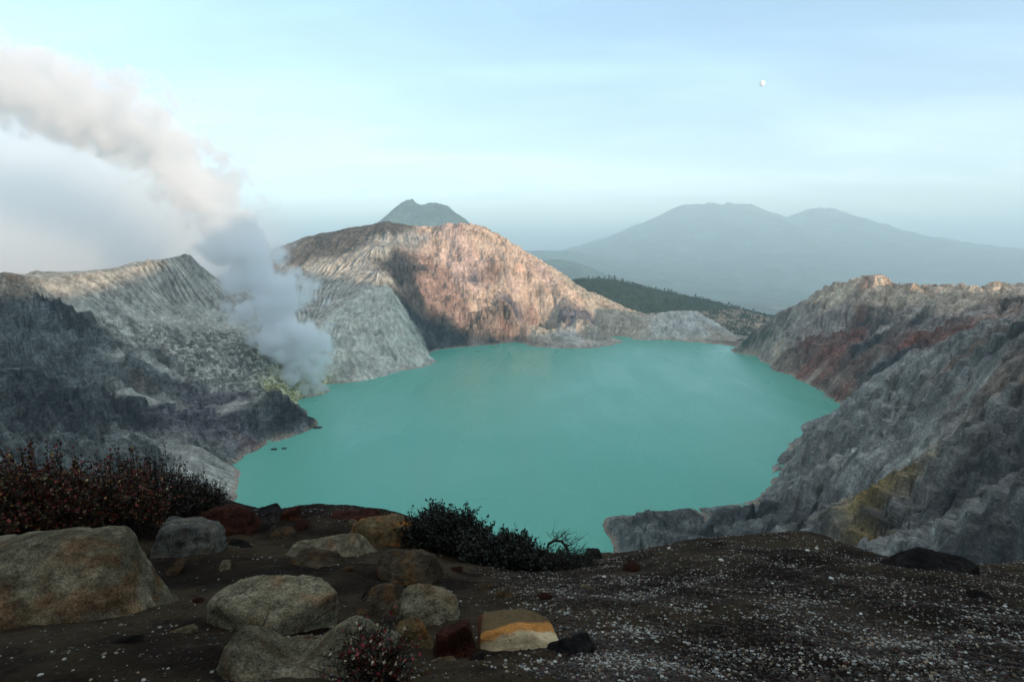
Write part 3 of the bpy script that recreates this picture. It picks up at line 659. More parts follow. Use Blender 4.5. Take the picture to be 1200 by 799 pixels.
# the layered stone: three bands of its own colour
m = N('layered_sulphur_stone'); v = m.coord('Object')
sepx = m.n('ShaderNodeSeparateXYZ'); m.inp(sepx, 0, m.coord('Generated'))
hgt = m.math('ADD', m.math('MULTIPLY_ADD', sepx.outputs[1], .55, m.math('MULTIPLY', sepx.outputs[2], .45)), m.math('MULTIPLY_ADD', sepx.outputs[0], -.22, m.math('MULTIPLY_ADD', m.noise(v, 6, 5, .6), .16, -.08)))
c = m.mix(m.ss(hgt, .44, .48), (.80, .62, .36), (.62, .27, .07)); c = m.mix(m.ss(hgt, .55, .59), c, (.15, .10, .045)); c = m.mix(m.ss(hgt, .27, .20), c, (.24, .185, .11))
c = m.mix(m.ss(sepx.outputs[0], .10, .06), c, (.10, .03, .012))
g1 = m.noise(v, 12, 7, .7); g2 = m.noise(v, 90, 3, .7)
c = m.mix(1.0, c, m.math('MULTIPLY_ADD', g1, 1.2, .4), 'MULTIPLY'); c = m.mix(1.0, c, m.math('MULTIPLY_ADD', g2, 1.2, .4), 'MULTIPLY')
m.pr(c, .95, .15, m.bump(g2, .8, .01, m.bump(g1, .9, .04))); m_lay = m.m

def sh_big(P):      # flat sloping top, undercut front
    P = P.copy(); f = sstep(.1, 1, -P[:, 1]) * sstep(.2, -1, P[:, 2]); P[:, 1] += f * .35; P[:, 2] -= sstep(.2, 1, P[:, 0]) * .25; return P
def sh_saddle(P):   # low left horn, hollow, long right back
    P = P.copy(); P[:, 2] -= .75 * np.exp(-((P[:, 0] - .05) ** 2) / .12) * sstep(-.2, .8, P[:, 1] + .4) * sstep(-.3, .6, P[:, 2]); P[:, 2] += .35 * np.exp(-((P[:, 0] + .6) ** 2) / .1) * sstep(0, .6, P[:, 2]); P[:, 1] += .35 * np.abs(P[:, 0] + .1) ** 2; return P
SLAB = [(0, .1, 1, .8), (0, 0, -1, 1), (-.75, -.9, .1, .82), (.8, -.75, -.15, .72), (.85, .55, 0, .82), (-.3, 1, 0, .75), (-1, .35, .05, .9), (0, -1, .1, .95), (.1, .9, .55, .9)]
BIG = [(.08, -.18, 1, .60), (-.2, .1, 1, .68), (0, 0, -1, 1), (1, .25, .3, .85), (.75, -.7, .25, .84), (-1, 0, 0, 1.05), (0, -1, .3, .80), (.1, 1, .3, .92), (.5, -.5, 1, .80), (-.3, -1, .8, .86)]
boulder('boulder', 'largest olive grey boulder with a broad flat top at the left edge', 36, 668, 5.15, 290, 134, .72, .05, 3, m_olive, planes=BIG, tilt=(.05, .03), rough=.10, toph=.62)
boulder('boulder', 'grey boulder with an orange stain just right of the largest boulder', 222, 622, 7.5, 84, 58, .85, .3, 8, m_grey)
boulder('boulder', 'angular tan slab with an orange left corner and a crack across it', 322, 697, 4.75, 156, 86, .80, .12, 5, m_tan, planes=SLAB, p=14, tilt=(.10, .02), rough=.08)
boulder('boulder', 'saddle shaped grey boulder with an orange horn in front of the tan slab', 338, 768, 3.35, 205, 92, .62, -.05, 12, m_olive, shape=sh_saddle, tilt=(.1, .03), rough=.11)
boulder('rock', 'low olive rock with a brown underside behind the tan slab', 380, 637, 6.9, 98, 34, .7, .0, 21, m_olive, sub_=5)
boulder('rock', 'flat rusty brown rock touching the far corner of the tan slab', 366, 653, 6.1, 70, 24, .7, -.2, 25, m_brown, sub_=5)
boulder('rock', 'orange topped brown rock left of the big dark bush', 448, 618, 8.6, 86, 44, .8, .2, 27, m_ochre, sub_=5)
boulder('rock', 'ochre ledge rock with pebbles on it below the orange topped rock', 470, 662, 6.5, 92, 44, .8, -.3, 31, m_brown, sub_=6)
boulder('rock', 'rounded dull green brown rock above the small domed ochre rock', 502, 702, 5.2, 92, 62, .9, .4, 35, m_olive, sub_=6, p=8)
boulder('rock', 'dim brown rock between the ochre ledge and the tan slab', 445, 700, 5.2, 70, 44, .9, .1, 36, m_brown, sub_=5, p=8)
boulder('rock', 'small domed ochre rock left of the dark red rock', 484, 735, 4.3, 62, 50, .9, .1, 39, m_ochre, sub_=6, p=8)
boulder('rock', 'bright layered rock with orange and cream bands in the foreground middle', 606, 732, 4.15, 110, 62, .62, -.05, 44, m_lay, planes=[(0, 0, 1, .8), (0, 0, -1, 1), (-1, -.1, 0, .88), (1, .2, 0, .95), (0, -1, .35, .8), (0, 1, .2, .9), (.6, 0, 1, .80), (.6, -.8, 0, 1), (-.3, 0, 1, .82)], p=12, rough=.07)
boulder('rock', 'dark red blocky rock against the left face of the bright layered rock', 534, 742, 4.15, 58, 56, .8, .2, 47, m_red, sub_=6)
boulder('rock', 'black rock at the foot of the grey cliff on the right', 1104, 655, 9.6, 108, 30, .6, .1, 51, m_black, sub_=6)
boulder('rock', 'rusty red rock at the rim beside the left bushes', 262, 603, 9.4, 82, 52, .8, -.4, 55, m_red, sub_=6)
boulder('rock', 'small pale grey upright rock under the left end of the dark bush', 496, 626, 8.6, 24, 30, .7, .3, 58, m_grey, sub_=5)
boulder('rock', 'dark half buried rock right of the bright layered rock', 672, 752, 3.75, 60, 32, .8, .3, 61, m_black, sub_=5)
boulder('rock', 'long flat dark red rock on the rim against the lake', 414, 604, 10.6, 66, 16, .5, .1, 64, m_red, sub_=5)
boulder('rock', 'small black rock at the rim right of the bare arched branch', 694, 647, 9.5, 26, 16, .8, .1, 67, m_black, sub_=5)
boulder('rock', 'black lump on the rim against the lake, nearer the red rock of the left bushes', 316, 597, 10.6, 30, 14, .8, .6, 71, m_black, sub_=5)
boulder('rock', 'rounded maroon lump on the rim, left of the long flat red rock', 340, 600, 10.7, 26, 20, .8, .2, 74, m_red, sub_=5)
# rocks standing in the lake off the left point
def lake_rock(px, py, w, seed, label, mt, hz=.35):
    P = SH(px, py); t = P[1]; V0, F0 = ICO[5]
    s = w / 2 * t / F
    r = 1 + n3(V0, 1.6, seed, 5) * .45
    o = mesh_np('rock', V0 * r[:, None] * np.array([s, s * .7, s * hz]), F0, mt); o.location = P; tag(o, label, 'rock')
m_shore = rock_mat('dark_shore_stone', (.035, .033, .033), (.06, .055, .052), None, 0, .12, .6)
lake_rock(333, 525.5, 7, 3, 'small dark rock standing in the lake off the left shore, outer of two', m_shore)
lake_rock(321, 526.5, 8, 5, 'small dark rock in the lake beside the left shore, inner of two', m_shore)
lake_rock(372, 501, 12, 9, 'low dark rock at the tip of the left point', m_shore, .22)

# ------------------------------------------------------------------ gravel
def pebbles(name, n, r0, r1, dens, size, cols, seed, mat):
    rng = np.random.RandomState(seed)
    x = []; need = n
    while need > 0:
        k = need * 3 + 100
        rr_ = np.exp(rng.uniform(np.log(r0), np.log(r1), k)); aa = rng.uniform(R(-50), R(52), k)
        xx = np.sin(aa) * rr_; yy = np.cos(aa) * rr_
        keep_ = rng.rand(k) < dens(xx, yy)
        P = np.stack([xx[keep_], yy[keep_]], 1)[:need]; x.append(P); need -= len(P)
    XY = np.concatenate(x); zz_ = near_h(XY[:, 0], XY[:, 1])
    V0, F0 = ICO[1]; V0 = V0 * 1.0
    s = size(rng, n)[:, None] * np.stack([rng.uniform(.8, 1.5, n), rng.uniform(.7, 1.2, n), rng.uniform(.45, .85, n)], 1)
    an = rng.uniform(0, 2 * PI, n); ca, sa = np.cos(an), np.sin(an)
    VV = V0[None] * (1 + rng.uniform(-.22, .22, (n, len(V0), 1))) * s[:, None, :]
    VX = VV[..., 0] * ca[:, None] - VV[..., 1] * sa[:, None]; VY = VV[..., 0] * sa[:, None] + VV[..., 1] * ca[:, None]
    VV = np.stack([VX + XY[:, 0:1], VY + XY[:, 1:2], VV[..., 2] + zz_[:, None] + s[:, 2:3] * .25], -1)
    cc = cols(rng, n, XY)
    FF = (F0[None] + (np.arange(n) * len(V0))[:, None, None]).reshape(-1, 3)
    return mesh_np(name, VV.reshape(-1, 3), FF, mat, np.repeat(cc, len(V0), 0), smooth=False)
m = N('pebble_stone'); v = m.coord('Object'); nn = m.noise(v, 90, 3, .6)
m.pr(m.mix(1.0, m.attr(), m.math('MULTIPLY_ADD', nn, .9, .55), 'MULTIPLY'), .8, .3); M_peb = m.m
def dens(x, y):
    a = np.degrees(np.arctan2(x, y)); r = np.hypot(x, y)
    patch = .28 + .72 * sstep(-.22, .3, fbm(x / 1.0, y / .7, 401, 4)) 
    right = sstep(-3, 6, a + (r - 4) * 1.5)
    rim = sstep(8.5, 10.0, r) * sstep(-30, -26, a)
    return np.clip(right * patch + rim * .5 + .035, 0, 1)
def peb_cols(wh):
    def f(rng, n, XY):
        u = rng.rand(n)[:, None]; k = rng.uniform(.6, 1.2, (n, 1))
        base = np.where(u < .55, np.array([[.028, .022, .018]]), np.where(u < .85, np.array([[.065, .045, .028]]), np.array([[.05, .018, .012]])))
        w_ = rng.rand(n)[:, None] < (wh * (.25 + 1.6 * sstep(-.2, .3, fbm(XY[:, 0] / .6, XY[:, 1] / .5, 421, 3))))[:, None]
        lightc = np.where(rng.rand(n)[:, None] < .7, np.array([[.42, .40, .35]]), np.array([[.30, .22, .14]]))
        k2 = np.where(w_, rng.uniform(.25, 1.1, (n, 1)), k)
        return np.where(w_, lightc, base) * k2
    return f
g = pebbles('gravel', 120000, 2.4, 13.5, dens, lambda g_, n: .0030 + .010 * g_.rand(n) ** 3, peb_cols(.27), 5, M_peb)
tag(g, 'dark gravel speckled with white pebbles over the foreground ground', 'gravel', kind='stuff')
spots = [(957, 643), (946, 645.5), (905, 684), (1178, 711), (1132, 765), (1067, 772), (974, 678), (784, 643), (760, 742), (708, 676), (787, 709), (706, 741), (1009, 720), (845, 657), (1091, 778), (631, 775)]
if True:
    V0, F0 = ICO[2]
    for i, (px, py) in enumerate(spots):
        P = hit(px, py); rng = np.random.RandomState(900 + i); s = rng.uniform(1.5, 2.3) * P[1] / F * (1.15 if py < 700 else 1)
        vv = V0 * (1 + n3(V0, 1.3, 500 + i, 3)[:, None] * .5) * np.array([s * 1.3, s, s * .75])
        o = mesh_np('stone', vv, F0, M_peb, np.full((len(vv), 3), .62) * np.array([1, .96, .86])); o.location = (P[0], P[1], P[2] + s * .3); o.rotation_euler = (0, 0, rng.uniform(0, 3))
        tag(o, 'white stone standing out among the dark gravel on the right', 'stone', 'white stones among the gravel')

rng = np.random.RandomState(77); V0, F0 = ICO[5]; protos = []
for k in range(4):
    q_ = 0
    for _ in range(9):
        d = rng.normal(size=3); d /= np.linalg.norm(d); q_ = q_ + (np.maximum(V0 @ d, 0) / rng.uniform(.6, .95)) ** 12
    vv = V0 * np.minimum(np.maximum(q_, 1e-6) ** (-1 / 12.0), 1.25)[:, None] * np.array([1.2, .9, .65]); vv = vv * (1 + n3(vv, 3, 600 + k, 4)[:, None] * .16)
    protos.append(mesh_np('small_rock', vv, F0, (m_brown, m_red, m_olive, m_black)[k]))
spots = [(205, 668), (232, 705), (262, 668), (300, 622), (330, 628), (352, 618), (415, 640), (430, 700), (405, 668), (455, 770), (520, 775), (560, 772), (566, 690), (535, 668), (415, 615), (282, 640), (590, 700), (640, 700), (214, 740), (150, 752), (500, 790), (740, 668), (690, 690), (1150, 700)]
for i, (px, py) in enumerate(spots):
    P = hit(px, py); o = protos[i] if i < 4 else protos[i % 4].copy()
    if i >= 4: COL.objects.link(o)
    s_ = rng.uniform(7, 13) * P[1] / F; o.scale = (s_, s_, s_); o.location = (P[0], P[1], P[2] - s_ * .1); o.rotation_euler = (rng.uniform(-.3, .3), rng.uniform(-.3, .3), rng.uniform(0, 6))
    tag(o, 'small rough rock half buried in the dark foreground soil', 'rock', 'small rocks half buried in the soil')

# ------------------------------------------------------------------ bushes
def tubes(paths, n=5):
    Vs = []; Fs = []; b = 0
    for pts, r0, r1 in paths:
        pts = np.asarray(pts); k = len(pts)
        for i, p_ in enumerate(pts):
            d = pts[min(i + 1, k - 1)] - pts[max(i - 1, 0)]; d = d / (np.linalg.norm(d) + 1e-9)
            a_ = np.cross(d, (0.3, .2, .9)); a_ /= np.linalg.norm(a_) + 1e-9; b_ = np.cross(d, a_); r_ = r0 + (r1 - r0) * i / (k - 1)
            for j in range(n):
                t_ = 2 * PI * j / n; Vs.append(p_ + (a_ * math.cos(t_) + b_ * math.sin(t_)) * r_)
        for i in range(k - 1):
            for j in range(n): Fs.append((b + i * n + j, b + i * n + (j + 1) % n, b + (i + 1) * n + (j + 1) % n, b + (i + 1) * n + j))
        b += k * n
    return np.array(Vs), np.array(Fs)
m = N('leaf'); nn = m.noise(m.coord('Object'), 25, 2, .5)
m.pr(m.mix(1.0, m.attr(), m.math('MULTIPLY_ADD', nn, .8, .6), 'MULTIPLY'), .55, .35); M_leaf = m.m
m = N('twig_bark'); m.pr((.035, .026, .02), .9, .2); M_twig = m.m
def bush(name, label, px, pyb, Yd, wpx, toppy, ntw, nl, cols, seed, dr=.7, leaf=.016, cat='bush', group=None, spread=1.0):
    rng = np.random.RandomState(seed)
    top = K(px, toppy, Yd); rx = wpx / 2 * Yd / F; ry = rx * dr
    gz = ground_z(top[0], Yd); Hh = max(top[2] - gz, .25)
    root = bpy.data.objects.new(name, None); COL.objects.link(root); root.location = (top[0], Yd, gz); tag(root, label, cat, group)
    paths = []; lp = []; ld = []
    for i in range(ntw):
        a = rng.uniform(0, 2 * PI); q = rng.rand() ** .6
        bx, by = math.cos(a) * rx * q * .75, math.sin(a) * ry * q * .75
        ex, ey = math.cos(a) * rx * q * 1.05 * spread + rng.normal() * .05, math.sin(a) * ry * q * 1.05 + rng.normal() * .05
        env = math.sqrt(max(0, 1 - (q * .93) ** 2.4)) * (.62 + .5 * (0.5 + 0.5 * math.sin(a * 3 + seed * 2 + q * 7)))
        ez = Hh * (.25 + .75 * env) * rng.uniform(.55, 1.0) + rng.uniform(0, .06)
        gb = ground_z(top[0] + bx, Yd + by) - gz - .03
        b0 = np.array([bx, by, gb]); e0 = np.array([ex, ey, max(ez + gb * .5, gb + .12)])
        mid_ = (b0 + e0) / 2 + rng.normal(size=3) * .06 * np.array([1, 1, .3]); ts = np.linspace(0, 1, 6)[:, None]
        pts = (1 - ts) ** 2 * b0 + 2 * ts * (1 - ts) * mid_ + ts ** 2 * e0
        paths.append((pts, .007, .0022))
        for s_ in range(3):
            i0 = rng.randint(2, 5); st = pts[i0]; en = st + rng.normal(size=3) * np.array([.09, .09, .05]) + np.array([0, 0, .09]); paths.append(((st, (st + en) / 2 + rng.normal(size=3) * .01, en), .003, .0015))
            for _ in range(nl // 6): t_ = rng.uniform(.2, 1.05); lp.append(st + (en - st) * t_); ld.append(en - st)
        for _ in range(nl // 2):
            t_ = rng.uniform(.45, 1.02); lp.append(b0 * (1 - t_) ** 2 + 2 * t_ * (1 - t_) * mid_ + t_ ** 2 * e0); ld.append(e0 - mid_)
    lp = np.array(lp) + rng.normal(size=(len(lp), 3)) * .012; ld = np.array(ld); ld /= np.linalg.norm(ld, axis=1)[:, None] + 1e-9
    n_ = len(lp); up = ld * .7 + rng.normal(size=(n_, 3)) * .6; up /= np.linalg.norm(up, axis=1)[:, None]
    side = np.cross(up, rng.normal(size=(n_, 3))); side /= np.linalg.norm(side, axis=1)[:, None] + 1e-9
    L = (leaf * rng.uniform(.6, 1.35, n_))[:, None]; wd = L * rng.uniform(.4, .62, (n_, 1)); nrm = np.cross(up, side)
    q4 = np.stack([lp, lp + up * L * .5 + side * wd + nrm * L * .1, lp + up * L, lp + up * L * .5 - side * wd + nrm * L * .1], 1)
    # colour runs twig by twig: whole sprays are red, brown or green
    hfrac = np.clip(lp[:, 2] / Hh, 0, 1); pn = fbm(lp[:, 0] * 3 + seed, lp[:, 1] * 3 + lp[:, 2] * 3, 7, 3)
    cs = np.array([c_[:3] for c_ in cols]); pw = np.array([c_[3] for c_ in cols]); pw = pw / pw.sum()
    ci = rng.choice(len(cols), n_, p=pw); cc = cs[ci] * rng.uniform(.5, 1.35, (n_, 1))
    st_, sf = tubes(paths)
    mesh_np('stems', st_, sf, M_twig, parent=root)
    mesh_np('foliage', q4.reshape(-1, 3), np.arange(n_ * 4).reshape(-1, 4), M_leaf, np.repeat(cc, 4, 0), smooth=False, parent=root)
    return root
REDS = [(.13, .02, .016, .20), (.08, .038, .016, .3), (.05, .05, .018, .22), (.36, .20, .05, .07), (.025, .02, .012, .25), (.5, .40, .2, .04), (.32, .05, .04, .10)]
DULL = [(.09, .03, .02, .25), (.03, .03, .013, .35), (.015, .014, .009, .35), (.11, .08, .03, .04)]
DARK = [(.016, .022, .010, .5), (.010, .012, .008, .3), (.03, .032, .014, .15), (.06, .05, .03, .03)]
bush('bush', 'red leaved bush with yellow sprays at the left edge behind the largest boulder', 28, 600, 6.9, 160, 516, 210, 60, REDS, 1, leaf=0.035)
bush('bush', 'dark red and olive bush behind the right half of the largest boulder', 120, 600, 7.4, 135, 519, 190, 56, REDS, 2, leaf=0.032)
bush('bush', 'brown green bush with one tall yellow sprig in the left group', 170, 600, 8.2, 100, 520, 180, 52, DULL, 3, leaf=0.030)
bush('bush', 'low thin dark bush thinning towards the rusty red rim rock', 224, 600, 8.8, 80, 552, 130, 44, DULL, 4, leaf=0.029)
bush('bush', 'largest dark green bush standing against the lake', 522, 680, 8.1, 112, 592, 340, 56, DARK, 5, dr=.8, leaf=0.032)
bush('bush', 'dark rounded bush joined to the right side of the largest dark bush', 588, 685, 7.3, 105, 622, 300, 52, DARK, 6, dr=.8, leaf=0.032)
bush('bush', 'thin upright leafy bush against the lake left of the bare arched branch', 605, 670, 8.9, 34, 622, 26, 40, DARK, 7, leaf=.026)
bush('bush', 'low dark bush around the foot of the bare arched branch', 655, 680, 7.7, 92, 652, 190, 40, DARK, 8, leaf=.019)
bush('plant', 'small plant with red leaves and cream tips near the bottom edge', 438, 790, 2.42, 74, 748, 50, 34, [(.22, .02, .02, .3), (.05, .05, .02, .3), (.5, .4, .25, .12), (.02, .018, .01, .3)], 9, leaf=.017, cat='plant')
# bare arched branch
def arr(*p): return np.array([K(a, b, c_) for a, b, c_ in p])
rt = bpy.data.objects.new('dead_branch', None); COL.objects.link(rt); tag(rt, 'bare arched branch with fine twigs against the lake', 'branch')
b0 = arr((641, 662, 8.7), (640, 648, 8.7), (643, 637, 8.7), (650, 633, 8.65), (658, 634, 8.6), (664, 641, 8.6), (668, 652, 8.6), (669, 664, 8.6))
tv, tf_ = tubes([(b0, .028, .02)], 8); mesh_np('bough', tv, tf_, M_twig, parent=rt)
pp = []
rng = np.random.RandomState(4)
for i in range(26):
    s0 = b0[rng.randint(3, 7)]; e0 = s0 + np.array([rng.uniform(-.05, .32), rng.uniform(-.1, .1), rng.uniform(.04, .26)]); md = (s0 + e0) / 2 + rng.normal(size=3) * .03
    pp.append(((s0, md, e0), .0055, .002))
    for _ in range(3): e1 = md + (e0 - s0) * .3 + rng.normal(size=3) * .06; pp.append(((md, (md + e1) / 2, e1), .003, .0015))
tv, tf_ = tubes(pp); mesh_np('twigs', tv, tf_, M_twig, parent=rt)

# ------------------------------------------------------------------ forest on the hill behind the rim
m = N('forest_leaf'); nn = m.noise(m.coord('Object'), .25, 4, .6); m.pr(m.mix(1.0, m.attr(), m.math('MULTIPLY_ADD', nn, 1.1, .45), 'MULTIPLY'), .8, .1); M_for = m.m
def clumps(centers, sizes, rng, per=26):
    """many small leaf clump faces through each crown's volume"""
    n_ = len(centers); d = rng.normal(size=(n_, per, 3)); d /= np.linalg.norm(d, axis=2)[..., None]; d *= rng.rand(n_, per, 1) ** .4
    P = centers[:, None] + d * sizes[:, None, :]
    a = rng.normal(size=(n_, per, 3)); a /= np.linalg.norm(a, axis=2)[..., None]; b = np.cross(a, rng.normal(size=(n_, per, 3))); b /= np.linalg.norm(b, axis=2)[..., None]
    s = sizes[:, None, :1] * .42 * rng.uniform(.6, 1.3, (n_, per, 1))
    q = np.stack([P - a * s, P + b * s * .8, P + a * s, P - b * s * .8], 2)
    return q.reshape(-1, 3)
rng = np.random.RandomState(12)
N_T = 5200; px_ = rng.uniform(615, 935, N_T * 3); yy = rng.uniform(1480, 2080, N_T * 3); xx = (px_ - 600) / F * yy * 1.015
ii = (np.clip(((yy - gy[0]) / GS).round().astype(int), 0, len(gy) - 1), np.clip(((xx - gx[0]) / GS).round().astype(int), 0, len(gx) - 1))
ok_ = (RF[ii] == 2) & (fbm(xx / 90, yy / 90, 66, 3) > -.28); xx = xx[ok_][:N_T]; yy = yy[ok_][:N_T]; n_ = len(xx)
zz_ = crater(xx, yy)[0]; hh = rng.uniform(4, 8.5, n_)
cen = np.stack([xx, yy, zz_ + hh * .6], 1); siz = np.stack([hh * .42, hh * .42, hh * .6], 1)
q = clumps(cen, siz, rng, 14); cc = np.array([.030, .052, .030]) * rng.uniform(.5, 1.6, (n_, 1)) * np.where(rng.rand(n_, 1) < .2, np.array([[1.6, 1.2, .8]]), 1.0)
o = mesh_np('forest', q, np.arange(len(q)).reshape(-1, 4), M_for, np.repeat(cc, 14 * 4, 0), smooth=False); tag(o, 'dark green forest covering the low hill behind the far rim', 'forest', kind='stuff')
for i in range(22):
    px = [688, 693, 699, 706, 712, 718, 727, 738, 748, 757, 766, 776, 780, 784, 790, 800, 812, 826, 840, 851, 863, 880][i]; rng = np.random.RandomState(40 + i)
    ys = np.linspace(1600, 2150, 160); xs = (px - 600) / F * ys * 1.015; zs = g_h.cub(xs, ys); k = np.argmax((zs - CAMZ) / ys)
    x_, y_ = float(xs[k]), float(ys[k]); z_ = float(crater(np.array([x_]), np.array([y_]))[0][0]); Ht = rng.uniform(10, 18)
    rt = bpy.data.objects.new('tree', None); COL.objects.link(rt); rt.location = (x_, y_, z_ - .5); tag(rt, 'slender tree sticking up from the crest of the forest hill', 'tree', 'trees on the crest of the forest hill')
    tv, tf_ = tubes([(np.array([(0, 0, 0), (.1, 0, Ht * .5), (rng.normal() * .3, 0, Ht * .9)]), .35, .1)], 6); mesh_np('trunk', tv, tf_, M_twig, parent=rt)
    cs_ = np.array([(rng.normal() * Ht * .10, rng.normal() * Ht * .10, Ht * f_) for f_ in (.5, .62, .74, .86, .95)]); q = clumps(cs_, np.array([(Ht * w_,) * 2 + (Ht * .12,) for w_ in (.17, .2, .17, .12, .07)]), rng, 16)
    mesh_np('crown', q, np.arange(len(q)).reshape(-1, 4), M_for, np.tile(np.array([[.03, .045, .028]]), (len(q), 1)), smooth=False, parent=rt)

# ------------------------------------------------------------------ steam
def plume(name, label, cat, path, Yd, ry_f, mul, nscale, dens_pts, anis=.0, colr=(1, 1, 1), warp=.5, edge=(.0, .5), step=.55, billow=True, ry_min=0):
    W_ = [K(px, py, Yd) + (hw * Yd / F,) for px, py, hw in path]       # x,y,z,R
    z0, z1 = W_[0][2], W_[-1][2]; H_ = z1 - z0
    xs = [w_[0] for w_ in W_]; x0, x1 = min(xs), max(xs); rs = [w_[3] for w_ in W_]; rm = max(rs)
    m = N(name + '_vapour'); v = m.coord('Object')
    nd = m.n('ShaderNodeTexNoise'); m.inp(nd, 'Vector', m.coord('Object', (1, 1, .8))); nd.inputs['Scale'].default_value = nscale; nd.inputs['Detail'].default_value = 4 if billow else 2; nd.inputs['Roughness'].default_value = .6
    s1 = m.n('ShaderNodeSeparateXYZ'); m.inp(s1, 0, v)
    t = m.math('DIVIDE', s1.outputs[2], H_, clamp=True)
    def curve(vals):
        fc = m.n('ShaderNodeFloatCurve'); m.inp(fc, 'Value', t); cu = fc.mapping.curves[0]
        lo, hi = min(vals), max(vals)
        pts = [((w_[2] - z0) / H_, (q_ - lo) / (hi - lo + 1e-9)) for w_, q_ in zip(W_, vals)]
        while len(cu.points) < len(pts): cu.points.new(.5, .5)
        for p_, (a_, b_) in zip(cu.points, pts): p_.location = (a_, b_)
        fc.mapping.update(); return m.math('MULTIPLY_ADD', fc.outputs[0], hi - lo, lo)
    xc = curve(xs); rc = curve(rs)
    dx_ = m.math('DIVIDE', m.math('SUBTRACT', s1.outputs[0], xc), rc)
    ryv = m.math('MAXIMUM', m.math('MULTIPLY', rc, ry_f), ry_min)
    dy_ = m.math('DIVIDE', s1.outputs[1], ryv)
    q_ = m.math('SQRT', m.math('ADD', m.math('MULTIPLY', dx_, dx_), m.math('MULTIPLY', dy_, dy_)))
    big = nd.outputs[0]
    core = m.ss(q_, .55, .25, 0, .5)
    e_ = m.math('ADD', m.math('SUBTRACT', 1.0, q_), core)
    e_ = m.math('ADD', e_, m.math('MULTIPLY_ADD', big, warp * 2.0, -warp * 1.0))
    if billow:
        wv = m.mix(.35, v, m.math('MULTIPLY', big, 1.3 / nscale), 'ADD')
        e_ = m.math('ADD', e_, m.math('MULTIPLY_ADD', m.voro(wv, nscale * 1.5, 'F1'), -warp, warp * .42))
        e_ = m.math('ADD', e_, m.math('MULTIPLY_ADD', m.voro(wv, nscale * 3.6, 'F1'), -warp * .5, warp * .2))
    dn = m.ss(e_, edge[0], edge[1])
    dc = m.n('ShaderNodeFloatCurve'); m.inp(dc, 'Value', t); cu = dc.mapping.curves[0]
    while len(cu.points) < len(dens_pts): cu.points.new(.5, .5)
    for p_, (a_, b_) in zip(cu.points, dens_pts): p_.location = (a_, b_)
    dc.mapping.update()
    gate = m.math('MULTIPLY', m.ss(q_, 1.38, 1.15), m.math('MULTIPLY', m.ss(t, 0.0, .02), m.ss(t, 1.0, .93)))
    dn = m.math('MULTIPLY', m.math('MULTIPLY', dn, gate), m.math('MULTIPLY', dc.outputs[0], mul))
    pv = m.n('ShaderNodeVolumePrincipled'); pv.inputs['Color'].default_value = colr + (1,); m.inp(pv, 'Density', dn); pv.inputs['Anisotropy'].default_value = anis
    m.t.links.new(pv.outputs[0], m.out.inputs['Volume'])
    m.m.cycles.volume_step_rate = step
    nz = 40; na = 28; V_ = []
    zz = np.linspace(0, 1, nz); zt = [(w_[2] - z0) / H_ for w_ in W_]
    for z_ in zz:
        cx = np.interp(z_, zt, xs); r_ = np.interp(z_, zt, rs)
        for j in range(na): a_ = 2 * PI * j / na; V_.append((cx + math.cos(a_) * r_ * 1.4, math.sin(a_) * max(r_ * ry_f, ry_min) * 1.4, z_ * H_))
    Fc = [tuple(int(k_) for k_ in f_) for f_ in grid_faces(nz, na, True)] + [tuple(range(na - 1, -1, -1)), tuple((nz - 1) * na + j for j in range(na))]
    me = bpy.data.meshes.new(name); me.from_pydata(V_, [], Fc); me.materials.append(m.m)
    o = bpy.data.objects.new(name, me); COL.objects.link(o); o.location = (0, Yd, z0); tag(o, label, cat); return o
plume('steam_plume', 'white steam plume rising from the sulphur vents and drifting up left', 'steam',
      [(366, 464, 30), (356, 440, 38), (339, 400, 46), (317, 350, 52), (298, 315, 53), (276, 280, 52), (250, 240, 58), (208, 195, 74), (150, 160, 104), (80, 122, 128), (10, 84, 135), (-60, 45, 120)], 745, .65, .17, .022,
      [(0, .3), (.1, 1), (.3, .8), (.45, .45), (.7, .25), (1, .18)], warp=1.1, edge=(0, .38))
plume('steam_cloud', 'faint grey lilac steam cloud hanging behind the left ridge', 'steam',
      [(60, 345, 350), (60, 300, 340), (50, 240, 290), (20, 190, 230), (-10, 130, 170), (-40, 90, 110)], 1250, .45, .0068, .0035,
      [(0, .8), (.4, 1), (.8, .7), (1, .4)], warp=.35, edge=(0, .8), step=1.5, billow=False, ry_min=80)

# ------------------------------------------------------------------ moon
m = N('moon_rock'); nn = m.noise(m.coord('Object'), .004, 3, .5); m.pr(m.mix(m.ss(nn, .4, .6), (.74, .74, .72), (.85, .84, .82)), 1, 0); mm = m.m
V0, F0 = ICO[5]; u = K(893, 98, 140000); o = mesh_np('moon', V0 * 680, F0, mm); o.location = u; tag(o, 'tiny pale moon in the sky above the twin peaked volcano', 'moon')

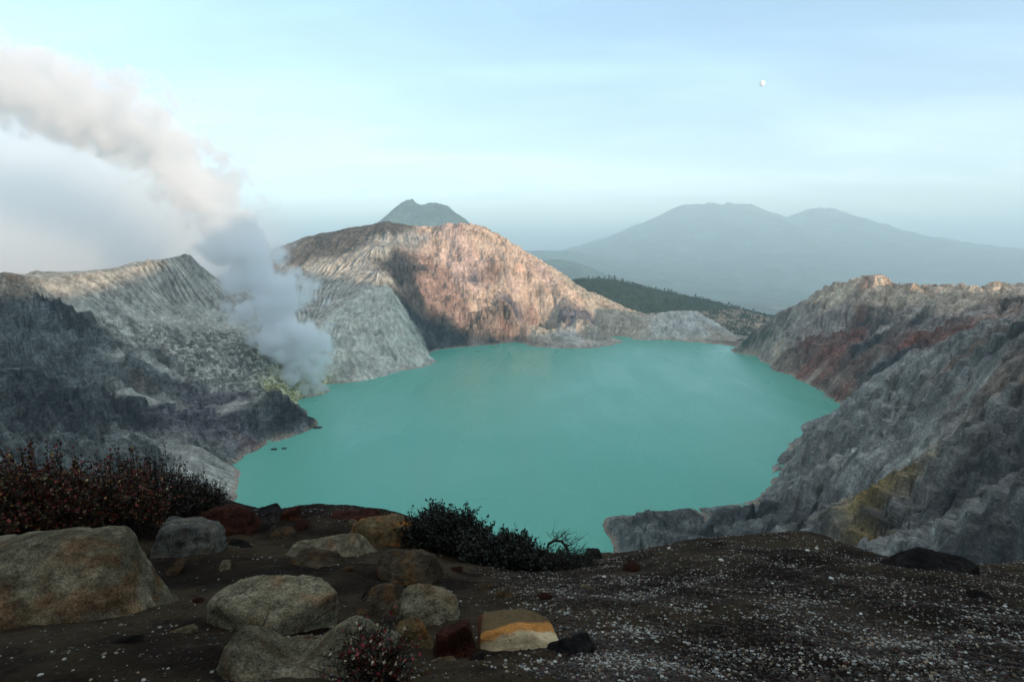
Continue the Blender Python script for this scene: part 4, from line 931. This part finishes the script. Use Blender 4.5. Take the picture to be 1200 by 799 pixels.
# ------------------------------------------------------------------ light
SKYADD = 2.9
SUN_AZ = Vector((.68, -.73, 0)).normalized(); SUN_EL = R(10)
sd = Vector((SUN_AZ.x * math.cos(SUN_EL), SUN_AZ.y * math.cos(SUN_EL), math.sin(SUN_EL)))
sl = bpy.data.lights.new('sun', 'SUN'); sl.energy = 2.9; sl.angle = R(1.0); sl.color = (1, .74, .52)
so = bpy.data.objects.new('sun', sl); COL.objects.link(so); so.rotation_euler = sd.to_track_quat('Z', 'Y').to_euler()
w = bpy.data.worlds.new('World'); SC.world = w; w.use_nodes = True; nt = w.node_tree; nt.nodes.clear()
def wn(t): return nt.nodes.new(t)
sky = wn('ShaderNodeTexSky'); sky.sky_type = 'NISHITA'; sky.sun_disc = False; sky.sun_elevation = SUN_EL; sky.sun_rotation = math.atan2(SUN_AZ.x, SUN_AZ.y); sky.altitude = 2300; sky.air_density = 1.0; sky.dust_density = .6; sky.ozone_density = 1.2
# high thin cirrus and the bright pale band of low air near the horizon
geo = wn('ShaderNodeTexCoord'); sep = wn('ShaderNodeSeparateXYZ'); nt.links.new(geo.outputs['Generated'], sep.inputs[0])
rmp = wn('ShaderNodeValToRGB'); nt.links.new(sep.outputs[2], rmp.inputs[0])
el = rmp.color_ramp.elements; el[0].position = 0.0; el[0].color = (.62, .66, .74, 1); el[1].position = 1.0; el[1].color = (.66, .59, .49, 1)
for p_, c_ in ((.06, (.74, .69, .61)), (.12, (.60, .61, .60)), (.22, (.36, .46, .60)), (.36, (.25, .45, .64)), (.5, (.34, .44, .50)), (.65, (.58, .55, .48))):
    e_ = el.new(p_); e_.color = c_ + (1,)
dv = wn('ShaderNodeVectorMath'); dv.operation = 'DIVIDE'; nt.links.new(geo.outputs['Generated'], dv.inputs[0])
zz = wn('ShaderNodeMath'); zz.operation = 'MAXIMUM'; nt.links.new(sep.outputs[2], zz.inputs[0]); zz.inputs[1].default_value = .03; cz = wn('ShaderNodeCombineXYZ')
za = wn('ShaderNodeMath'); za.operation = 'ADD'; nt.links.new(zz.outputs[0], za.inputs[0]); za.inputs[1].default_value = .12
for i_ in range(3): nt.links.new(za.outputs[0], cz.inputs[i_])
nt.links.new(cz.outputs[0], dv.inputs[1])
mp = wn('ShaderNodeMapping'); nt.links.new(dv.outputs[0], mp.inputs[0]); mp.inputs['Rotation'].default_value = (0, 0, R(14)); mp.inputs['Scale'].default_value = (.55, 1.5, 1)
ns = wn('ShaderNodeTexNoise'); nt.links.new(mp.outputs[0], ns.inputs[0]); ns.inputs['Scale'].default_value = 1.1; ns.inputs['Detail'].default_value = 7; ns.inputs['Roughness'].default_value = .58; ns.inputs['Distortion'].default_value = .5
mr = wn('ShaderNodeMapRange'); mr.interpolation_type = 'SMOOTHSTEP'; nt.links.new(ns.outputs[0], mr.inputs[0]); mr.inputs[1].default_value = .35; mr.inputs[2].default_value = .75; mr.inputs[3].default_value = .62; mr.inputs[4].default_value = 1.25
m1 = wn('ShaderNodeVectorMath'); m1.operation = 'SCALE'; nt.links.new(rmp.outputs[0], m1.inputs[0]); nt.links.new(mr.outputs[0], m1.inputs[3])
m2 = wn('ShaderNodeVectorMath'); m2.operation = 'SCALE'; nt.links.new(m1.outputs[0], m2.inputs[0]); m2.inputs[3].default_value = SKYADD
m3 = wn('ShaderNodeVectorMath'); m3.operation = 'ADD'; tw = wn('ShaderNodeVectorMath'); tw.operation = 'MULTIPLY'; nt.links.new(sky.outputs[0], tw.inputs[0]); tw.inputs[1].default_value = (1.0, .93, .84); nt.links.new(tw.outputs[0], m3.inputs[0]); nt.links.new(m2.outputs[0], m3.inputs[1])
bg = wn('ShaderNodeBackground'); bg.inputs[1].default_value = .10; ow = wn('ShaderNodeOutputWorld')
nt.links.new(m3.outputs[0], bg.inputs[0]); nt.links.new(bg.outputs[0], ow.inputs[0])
SC.view_settings.view_transform = 'Standard'; SC.view_settings.look = 'None'; SC.view_settings.gamma = 1; SC.view_settings.exposure = 1.54
SC.render.engine = 'CYCLES'
cy = SC.cycles; cy.use_denoising = True; cy.max_bounces = 16; cy.diffuse_bounces = 2; cy.glossy_bounces = 2; cy.volume_bounces = 14; cy.transparent_max_bounces = 8
